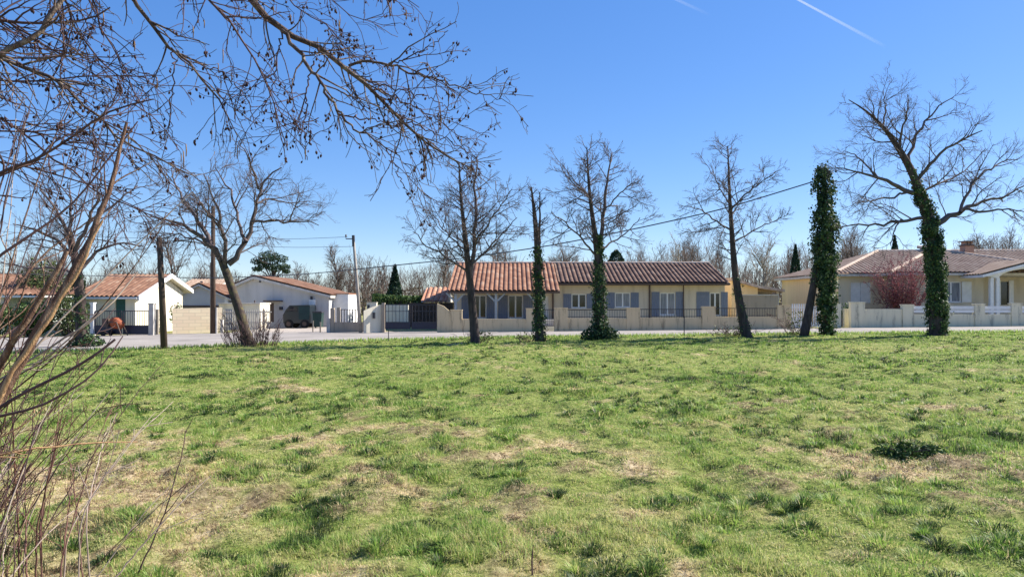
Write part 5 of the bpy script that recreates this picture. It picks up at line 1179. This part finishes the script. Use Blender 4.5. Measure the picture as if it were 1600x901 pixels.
boughs = [  # (points, r0, r1, depth at start, depth at end, where it leaves the trunk)
    ([(330, -70), (385, 0), (415, 28), (440, 48), (490, 78), (545, 103), (585, 140), (622, 188), (665, 226), (700, 248), (735, 262)], .034, .004, 5.9, 6.5, (-6.0, 4.75, 5.6)),
    ([(545, 103), (575, 96), (620, 104), (660, 118), (700, 128), (745, 146), (784, 154)], .013, .003, 6.15, 6.3, None),
    ([(440, 48), (468, 80), (492, 112), (512, 145), (530, 180), (562, 206), (604, 232), (650, 262)], .017, .003, 6.0, 5.6, None),
    ([(585, 140), (615, 150), (650, 168), (690, 190), (722, 222)], .008, .003, 6.25, 6.5, None),
    ([(575, 128), (620, 140), (668, 150), (705, 172)], .007, .003, 6.2, 6.1, None),
    ([(622, 188), (650, 195), (690, 215), (725, 235), (745, 250)], .007, .003, 6.35, 6.6, None),
    ([(530, 180), (560, 185), (600, 190), (640, 210)], .007, .003, 5.95, 5.8, None),
    ([(604, 232), (618, 262), (630, 292), (640, 312)], .005, .0028, 5.75, 5.6, None),
    ([(490, 95), (480, 140), (476, 185), (470, 225), (480, 250)], .007, .003, 6.1, 5.9, None),
    ([(440, 48), (432, 100), (424, 150), (398, 190)], .007, .003, 6.0, 5.8, None),
    ([(600, 104), (640, 90), (672, 72), (700, 48)], .007, .003, 6.2, 6.3, None),
    ([(190, -60), (208, 0), (232, 42), (268, 75), (302, 98), (332, 145), (362, 185), (372, 215)], .018, .003, 5.4, 5.9, (-6.0, 4.75, 5.1)),
    ([(300, -40), (330, 10), (360, 45), (400, 80), (418, 130), (428, 190), (450, 235)], .010, .003, 5.7, 5.6, (-6.0, 4.75, 5.7)),
    ([(-60, 110), (0, 88), (60, 52), (98, 0), (130, -50)], .022, .012, 4.7, 5.0, (-6.1, 4.7, 3.9)),
    ([(-50, 80), (30, 98), (90, 118), (148, 182), (205, 232), (255, 252), (305, 276)], .014, .003, 4.9, 5.2, (-6.1, 4.7, 3.7)),
    ([(-60, 300), (0, 276), (60, 246), (130, 200), (200, 165), (240, 155)], .012, .004, 4.6, 4.7, (-6.12, 4.7, 2.6)),
    ([(-60, 160), (0, 172), (70, 240), (140, 290), (215, 330), (290, 358)], .009, .003, 5.0, 5.3, (-6.12, 4.7, 3.3)),
    ([(-40, 30), (40, 36), (110, 40), (172, 12)], .012, .005, 5.0, 5.2, (-6.1, 4.7, 4.2)),
    ([(95, 5), (98, 60), (97, 120), (92, 170)], .007, .003, 5.0, 5.0, None),
    ([(-50, 120), (50, 130), (140, 118), (245, 118)], .008, .003, 4.9, 5.2, (-6.1, 4.7, 3.6)),
    ([(-60, 200), (20, 215), (110, 195), (180, 230)], .007, .003, 4.8, 5.3, (-6.12, 4.7, 3.1)),
    ([(500, -40), (530, 20), (556, 50), (598, 22)], .005, .003, 6.3, 6.3, (-6.0, 4.75, 6.4)),
    ([(400, -50), (470, 20), (520, 40), (548, 90)], .006, .003, 6.5, 6.2, (-6.0, 4.75, 6.2)),
    ([(560, -60), (600, -20), (640, 5), (655, 12)], .005, .003, 6.2, 6.2, (-6.0, 4.75, 6.6)),
    ([(-60, 60), (20, 70), (90, 75), (150, 95), (225, 85)], .007, .003, 5.1, 5.4, (-6.05, 4.7, 4.3)),
    ([(-60, 240), (40, 262), (110, 275), (180, 300), (240, 345)], .007, .003, 4.9, 5.3, (-6.12, 4.7, 3.0)),
    ([(148, 182), (150, 240), (160, 300), (150, 350)], .006, .003, 5.05, 5.1, None),
    ([(268, 75), (275, 120), (262, 170), (270, 215)], .006, .003, 5.6, 5.6, None),
    ([(302, 98), (345, 110), (385, 150), (400, 200)], .006, .003, 5.7, 5.9, None),
    ([(130, -50), (150, 20), (165, 60), (200, 110), (215, 160)], .007, .003, 5.3, 5.5, (-6.05, 4.7, 5.0)),
    ([(-60, 0), (0, 20), (60, 70), (120, 92), (190, 150)], .009, .003, 5.3, 5.5, (-6.05, 4.7, 4.6)),
    ([(60, -60), (110, 20), (130, 70), (185, 120), (235, 150)], .010, .003, 5.2, 5.6, (-6.05, 4.7, 4.9)),
]
tips = []
for bi, (pts, r0, r1, ya, yb_, org) in enumerate(boughs):
    n = len(pts); P = np.array([W(a, b, ya + (yb_ - ya) * i / (n - 1)) for i, (a, b) in enumerate(pts)])
    if org: P = np.vstack([np.array(org), P])
    rad = np.linspace(r0 * (1.25 if org else 1), r1, len(P)) if not org else np.r_[r0 * 1.3, np.linspace(r0, r1, len(P) - 1)]
    bw_ = Wood(300 + bi); Qb, rb, Lb_ = resample(P, rad, 30)
    Qb[1:-1] += bw_.r.normal(size=(28, 3)) * .010
    bw_.put(Qb, rb, 8)
    sprout(bw_, Qb, rb, Lb_, 0, [dict(AL[0], dens=AL[0]['dens'] * (1.35 if bi in (0, 1, 2) else .72 if bi in (6, 8, 10) else .9)), AL[1]], .12 if not org else .25)
    bw_.mesh('branch', M['alderbark'] if r0 > .012 else M['aldertwig'], fa); tips += bw_.tips
# cones hang in small clusters near the twig ends, catkins at a few
def cone_mesh():
    mb = MB(); prof = [(.0012, 0), (.0055, .004), (.0085, .011), (.0090, .017), (.0065, .024), (.0020, .028)]
    mb.lathe((0, 0, -.03), prof, 8); mb.tube([(0, 0, -.004), (.002, 0, .012)], .0012, 4)
    V = np.vstack(mb.v); me = bpy.data.meshes.new('cone'); me.from_pydata([tuple(v) for v in V], [], mb.f); me.materials.append(M['cone']); me.polygons.foreach_set('use_smooth', np.ones(len(mb.f), bool)); return me, V, mb.f
cme, cV, cF = cone_mesh(); tips.sort(key=lambda t: t[0][-1][1])
cand = []
cr = np.random.RandomState(9)
for (pts, d) in tips:
    p = pts[-1]; px = 800 + p[0] / p[1] * F; py = H0 - (p[2] - CAMZ) / p[1] * F
    if not (-40 < px < 830 and -40 < py < 420): continue
    w = .42 if px > 400 else .26
    if cr.rand() < w:
        for _ in range(cr.randint(1, 4)): cand.append((pts[cr.randint(2, len(pts))] + cr.normal(0, .008, 3) + np.array((0, 0, -.01)), cr.uniform(.6, 1.12), cr.normal(0, .35, 2)))
cand.sort(key=lambda c: -c[1] / c[0][1])
o0 = origin_of(fa)
restV, restF, off = [], [], 0
Fq = [f for f in cF]
for i, (p, s, tl) in enumerate(cand):
    if i < 100:
        c = bpy.data.objects.new('cone', cme); COL.objects.link(c); c.parent = fa; c.location = p - o0; c.scale = (s, s, s); c.rotation_euler = (tl[0], tl[1], cr.uniform(0, 6.28))
    else:
        ca, sa, cb, sb = math.cos(tl[0]), math.sin(tl[0]), math.cos(tl[1]), math.sin(tl[1])
        V = cV * s; V = V @ np.array([[1, 0, 0], [0, ca, sa], [0, -sa, ca]]); V = V @ np.array([[cb, 0, -sb], [0, 1, 0], [sb, 0, cb]])
        restV.append(V + p); restF += [tuple(k + off for k in f) for f in Fq]; off += len(V)
if restV:
    mb = MB(); mb.v = restV; mb.f = restF; mb.m = [0] * len(restF); mb.uv = [np.zeros((len(v), 2)) for v in restV]
    mk('cones', mb, M['cone'], fa, True)['kind'] = 'stuff'
mb = MB(); cr2 = np.random.RandomState(4); k = 0
for (pts, d) in tips:
    p = pts[-1]; px = 800 + p[0] / p[1] * F; py = H0 - (p[2] - CAMZ) / p[1] * F
    if 150 < px < 820 and -20 < py < 330 and cr2.rand() < .05:
        L = cr2.uniform(.06, .11); mb.tube([p, p + np.array((.003, 0, -L * .5)), p + np.array((0, .002, -L))], [.0035, .0042, .003], 6)
mk('catkins', mb, M['catkin'], fa, True)['kind'] = 'stuff'

# ------------------------------------------------------------------ near shrub at left: leaning snapped stems and thin shoots
def stems(name, label, cat, base, lst, prm, seed, m, part='stem'):
    root = thing(name, label, cat, base)
    for i, (pts, r0, r1, ya, yb_, mm) in enumerate(lst):
        n = len(pts); P = np.array([W(a, b, ya + (yb_ - ya) * j / (n - 1)) for j, (a, b) in enumerate(pts)])
        g_ = float(ground_z(P[0][0], P[0][1]))
        P = np.vstack([np.array((P[0][0] - (P[1][0] - P[0][0]) * .25, P[0][1], g_ - .05)), P]) if P[0][2] > g_ + .03 else P
        wd = Wood(seed + i); Qb, rb, Lb_ = resample(P, np.linspace(r0, r1, len(P)), 22); Qb[2:-1] += wd.r.normal(size=(19, 3)) * (.007 if r0 > .012 else .0022)
        wd.put(Qb, rb, 9)
        if prm: sprout(wd, Qb, rb, Lb_, 0, prm, .3)
        wd.mesh(part, M[mm], root)
    return root
SP = [dict(dens=1.3, len=.5, ang=(18, 45), n=6, wob=.1, r=.006, rmin=.0025, k=4, curve=.02), dict(dens=3.5, len=.16, ang=(20, 55), n=4, wob=.2, r=.003, rmin=.002, k=3)]
rx = random.Random(31); XTRA = []
for i in range(16):
    x0, y0 = rx.uniform(-110, -40), rx.uniform(560, 760); x1, y1 = rx.uniform(10, 290), rx.uniform(120, 480); bend = rx.uniform(-60, 60)
    XTRA.append(([(x0, y0), (x0 * .6 + x1 * .4 - bend, y0 * .62 + y1 * .38), (x0 * .25 + x1 * .75 - bend * .5, y0 * .3 + y1 * .7), (x1, y1)], rx.uniform(.004, .008), .0022, rx.uniform(3.9, 4.5), rx.uniform(4.2, 5.2), rx.choice(['aldertwig', 'stem', 'aldertwig', 'palewood'])))
stems('coppiced_shrub', 'near leaning shrub with thick snapped brown stems at left', 'shrub', (-3.3, 4.2, -.04), [
    ([(-75, 760), (-20, 660), (30, 570), (70, 500), (108, 432), (142, 372), (165, 318), (180, 258), (198, 192)], .036, .008, 3.9, 4.2, 'stem'),
    ([(-80, 700), (0, 572), (40, 505), (84, 440), (105, 392)], .026, .011, 3.95, 4.0, 'stem'),
    ([(-60, 740), (10, 600), (60, 520), (105, 456), (135, 400), (160, 345)], .017, .007, 3.75, 3.95, 'stemlight'),
    ([(-90, 640), (-30, 540), (30, 440), (60, 400), (160, 330)], .012, .004, 4.0, 4.5, 'stem'),
    ([(-90, 480), (0, 392), (60, 362), (100, 338), (170, 250), (215, 190)], .010, .004, 4.0, 4.4, 'aldertwig'),
    ([(-80, 690), (20, 620), (90, 590), (140, 562), (180, 530)], .010, .006, 3.6, 3.8, 'aldertwig'),
    ([(-80, 660), (30, 648), (100, 618), (150, 590), (180, 545), (192, 525)], .009, .003, 3.6, 3.9, 'aldertwig'),
    ([(-70, 700), (40, 560), (110, 480), (160, 440), (215, 380), (300, 300)], .008, .003, 4.2, 4.8, 'palewood'),
    ([(-70, 640), (50, 560), (150, 500), (185, 465), (215, 425)], .008, .0035, 4.1, 4.5, 'palewood'),
    ([(-70, 620), (30, 590), (120, 520), (170, 470)], .007, .003, 4.3, 4.6, 'palewood'),
    ([(-60, 620), (0, 470), (30, 370), (60, 270), (110, 160)], .007, .003, 4.1, 4.5, 'stem'),
    ([(-60, 560), (-10, 420), (10, 300), (40, 180)], .007, .003, 4.2, 4.4, 'aldertwig'),
    ([(-60, 720), (60, 700), (150, 690), (215, 690)], .007, .003, 3.6, 4.2, 'stemlight'),
] + XTRA, SP, 500, 'stem')
DW = [dict(dens=2.6, len=.42, ang=(18, 50), n=6, wob=.08, r=.005, rmin=.002, k=4, curve=.03), dict(dens=5, len=.16, ang=(20, 55), n=4, wob=.2, r=.0026, rmin=.0018, k=3)]
rs = random.Random(12); lst = []
for i in range(92):
    x0 = rs.uniform(-130, 150) if i < 44 else rs.uniform(-140, -20); y0 = rs.uniform(800, 960); l = rs.uniform(.6, 1.25)
    dx = rs.uniform(-20, 200) * l; dy = rs.uniform(120, 330) * l
    lst.append(([(x0, y0), (x0 + dx * .4, y0 - dy * .45), (x0 + dx * .75, y0 - dy * .8), (x0 + dx, y0 - dy)], rs.uniform(.0028, .006), .0018, rs.uniform(3.6, 4.4), rs.uniform(3.9, 4.8), rs.choice(['stem', 'aldertwig', 'redtwig', 'redtwig', 'palewood'])))
stems('dead_shoots', 'tangle of thin bare reddish shoots low at the left edge', 'shrub', (-2.9, 4.1, -.03), lst, DW, 600, 'stem', 'shoot')
stems('bare_sapling', 'single thin bare shoot standing in the grass at lower left', 'shrub', G(215, 900), [([(214, 899), (236, 850), (258, 800), (274, 745), (286, 700), (290, 672)], .0055, .0025, GY(215, 899), GY(215, 899) + .2, 'aldertwig')], DW[:1], 700, 'stem')
# little dark stick and weed clump in the meadow
X, Y, Z = G(832, 893); tag(mk('stick', MB().tube([(X, Y, Z - .03), (X - .004, Y, Z + .08), (X + .006, Y, Z + .17)], [.006, .005, .003], 6), M['aldertwig']), 'short dark twig stuck upright in the grass near the bottom edge', 'stick')
X, Y, Z = G(1418, 708); Z = float(ground_z(X, Y)); wc = thing('weed_clump', 'dark leafy weed clump beside bare soil in the right of the meadow', 'plant', (X, Y, Z))
n = 900; kx = nr.choice([-.26, -.1, .05, .2, .3], n, p=[.18, .3, .26, .16, .1]) + nr.normal(0, .06, n); ky = nr.normal(0, .075, n) + np.sin(kx * 9) * .05; hh_ = np.clip(.14 - np.abs(ky) * .7 - np.abs(kx) * .15, .02, 1)
leaf_cloud('foliage', np.stack([X + kx, Y + ky, ground_z(X + kx, Y + ky) + .01 + nr.rand(n) * hh_], -1), .036, M['hedge'], wc, nr.beta(1.6, 2.4, n))
mb = MB()
for i in range(9): a = i * .7; mb.tube([(X, Y, Z - .02), (X + math.cos(a) * .1, Y + math.sin(a) * .08, Z + .06), (X + math.cos(a) * .24, Y + math.sin(a) * .18, Z + .09)], [.006, .005, .003], 5)
mk('stem', mb, M['aldertwig'], wc)

# ------------------------------------------------------------------ contrails, far and high
def vapour(strength):
    m, nt, b = nodes('vapour'); tr = nt.nodes.new('ShaderNodeBsdfTransparent'); df = nt.nodes.new('ShaderNodeBsdfDiffuse'); df.inputs[0].default_value = (.95, .95, .95, 1); tl = nt.nodes.new('ShaderNodeBsdfTranslucent'); tl.inputs[0].default_value = (.95, .95, .95, 1)
    ms0 = nt.nodes.new('ShaderNodeMixShader'); nt.links.new(df.outputs[0], ms0.inputs[1]); nt.links.new(tl.outputs[0], ms0.inputs[2])
    at = nt.nodes.new('ShaderNodeAttribute'); at.attribute_name = 'hue'; mu = nt.nodes.new('ShaderNodeMath'); mu.operation = 'MULTIPLY'; mu.inputs[1].default_value = strength; nt.links.new(at.outputs['Fac'], mu.inputs[0])
    ms = nt.nodes.new('ShaderNodeMixShader'); nt.links.new(mu.outputs[0], ms.inputs[0]); nt.links.new(tr.outputs[0], ms.inputs[1]); nt.links.new(ms0.outputs[0], ms.inputs[2])
    nt.links.new(ms.outputs[0], nt.nodes['Material Output'].inputs[0]); return m
for (a, b, Y, r0, r1, s, lab) in [((1225, -12), (1385, 74), 6000, 7, 14, .22, 'long white contrail slanting down at the upper right of the sky'), ((1040, -8), (1110, 24), 6500, 11, 13, .07, 'short faint contrail at the top edge of the sky')]:
    P = np.array([W(a[0] + (b[0] - a[0]) * t, a[1] + (b[1] - a[1]) * t, Y) for t in np.linspace(0, 1, 24)]); V, Qd = tube_np(P[None], np.linspace(r0, r1, 24)[None], 10)
    o = mk_np('contrail', V, Qd, vapour(s), None, True, {'hue': np.repeat(np.linspace(1, 0, 24) ** .9, 10)}); tag(o, lab, 'contrail', kind='stuff'); o.visible_shadow = True

# ------------------------------------------------------------------ sky, sun, camera
EL, AZ = R(38), R(70)                                   # azimuth from +Y towards +X
w = bpy.data.worlds.new('World'); sc.world = w; w.use_nodes = True; nt = w.node_tree
sky = nt.nodes.new('ShaderNodeTexSky'); sky.sky_type = 'NISHITA'; sky.sun_disc = False; sky.sun_elevation = EL; sky.sun_rotation = AZ; sky.altitude = 50; sky.air_density = .87; sky.dust_density = .18; sky.ozone_density = 6.2
bgn = nt.nodes['Background']; bgn.inputs['Strength'].default_value = .138
hs = nt.nodes.new('ShaderNodeHueSaturation'); hs.inputs['Saturation'].default_value = 1.52; hs.inputs['Hue'].default_value = .5155; hs.inputs['Value'].default_value = 1.16; ga = nt.nodes.new('ShaderNodeGamma'); ga.inputs[1].default_value = .58; nt.links.new(sky.outputs[0], ga.inputs[0]); nt.links.new(ga.outputs[0], hs.inputs['Color']); nt.links.new(hs.outputs[0], bgn.inputs[0])
sd = bpy.data.lights.new('Sun', 'SUN'); sd.energy = 4.4; sd.angle = R(.53); sd.color = (1.0, .945, .86)
so = bpy.data.objects.new('Sun', sd); COL.objects.link(so)
so.rotation_euler = Vector((math.sin(AZ) * math.cos(EL), math.cos(AZ) * math.cos(EL), math.sin(EL))).to_track_quat('Z', 'Y').to_euler()
so.location = (30, 10, 40)
cd = bpy.data.cameras.new('Camera'); cd.sensor_width = 36; cd.lens = 36 * F / 1600; cd.shift_y = (H0 - 450.5) / 1600; cd.clip_end = 20000; cd.clip_start = .05
co = bpy.data.objects.new('Camera', cd); COL.objects.link(co); co.location = (0, 0, CAMZ); co.rotation_euler = (R(90), 0, 0); sc.camera = co
sc.view_settings.view_transform = 'Standard'; sc.view_settings.look = 'None'; sc.view_settings.gamma = 1; sc.view_settings.use_curve_mapping = False
sc.view_settings.exposure = 1.2
sc.cycles.max_bounces = 6; sc.cycles.transparent_max_bounces = 12
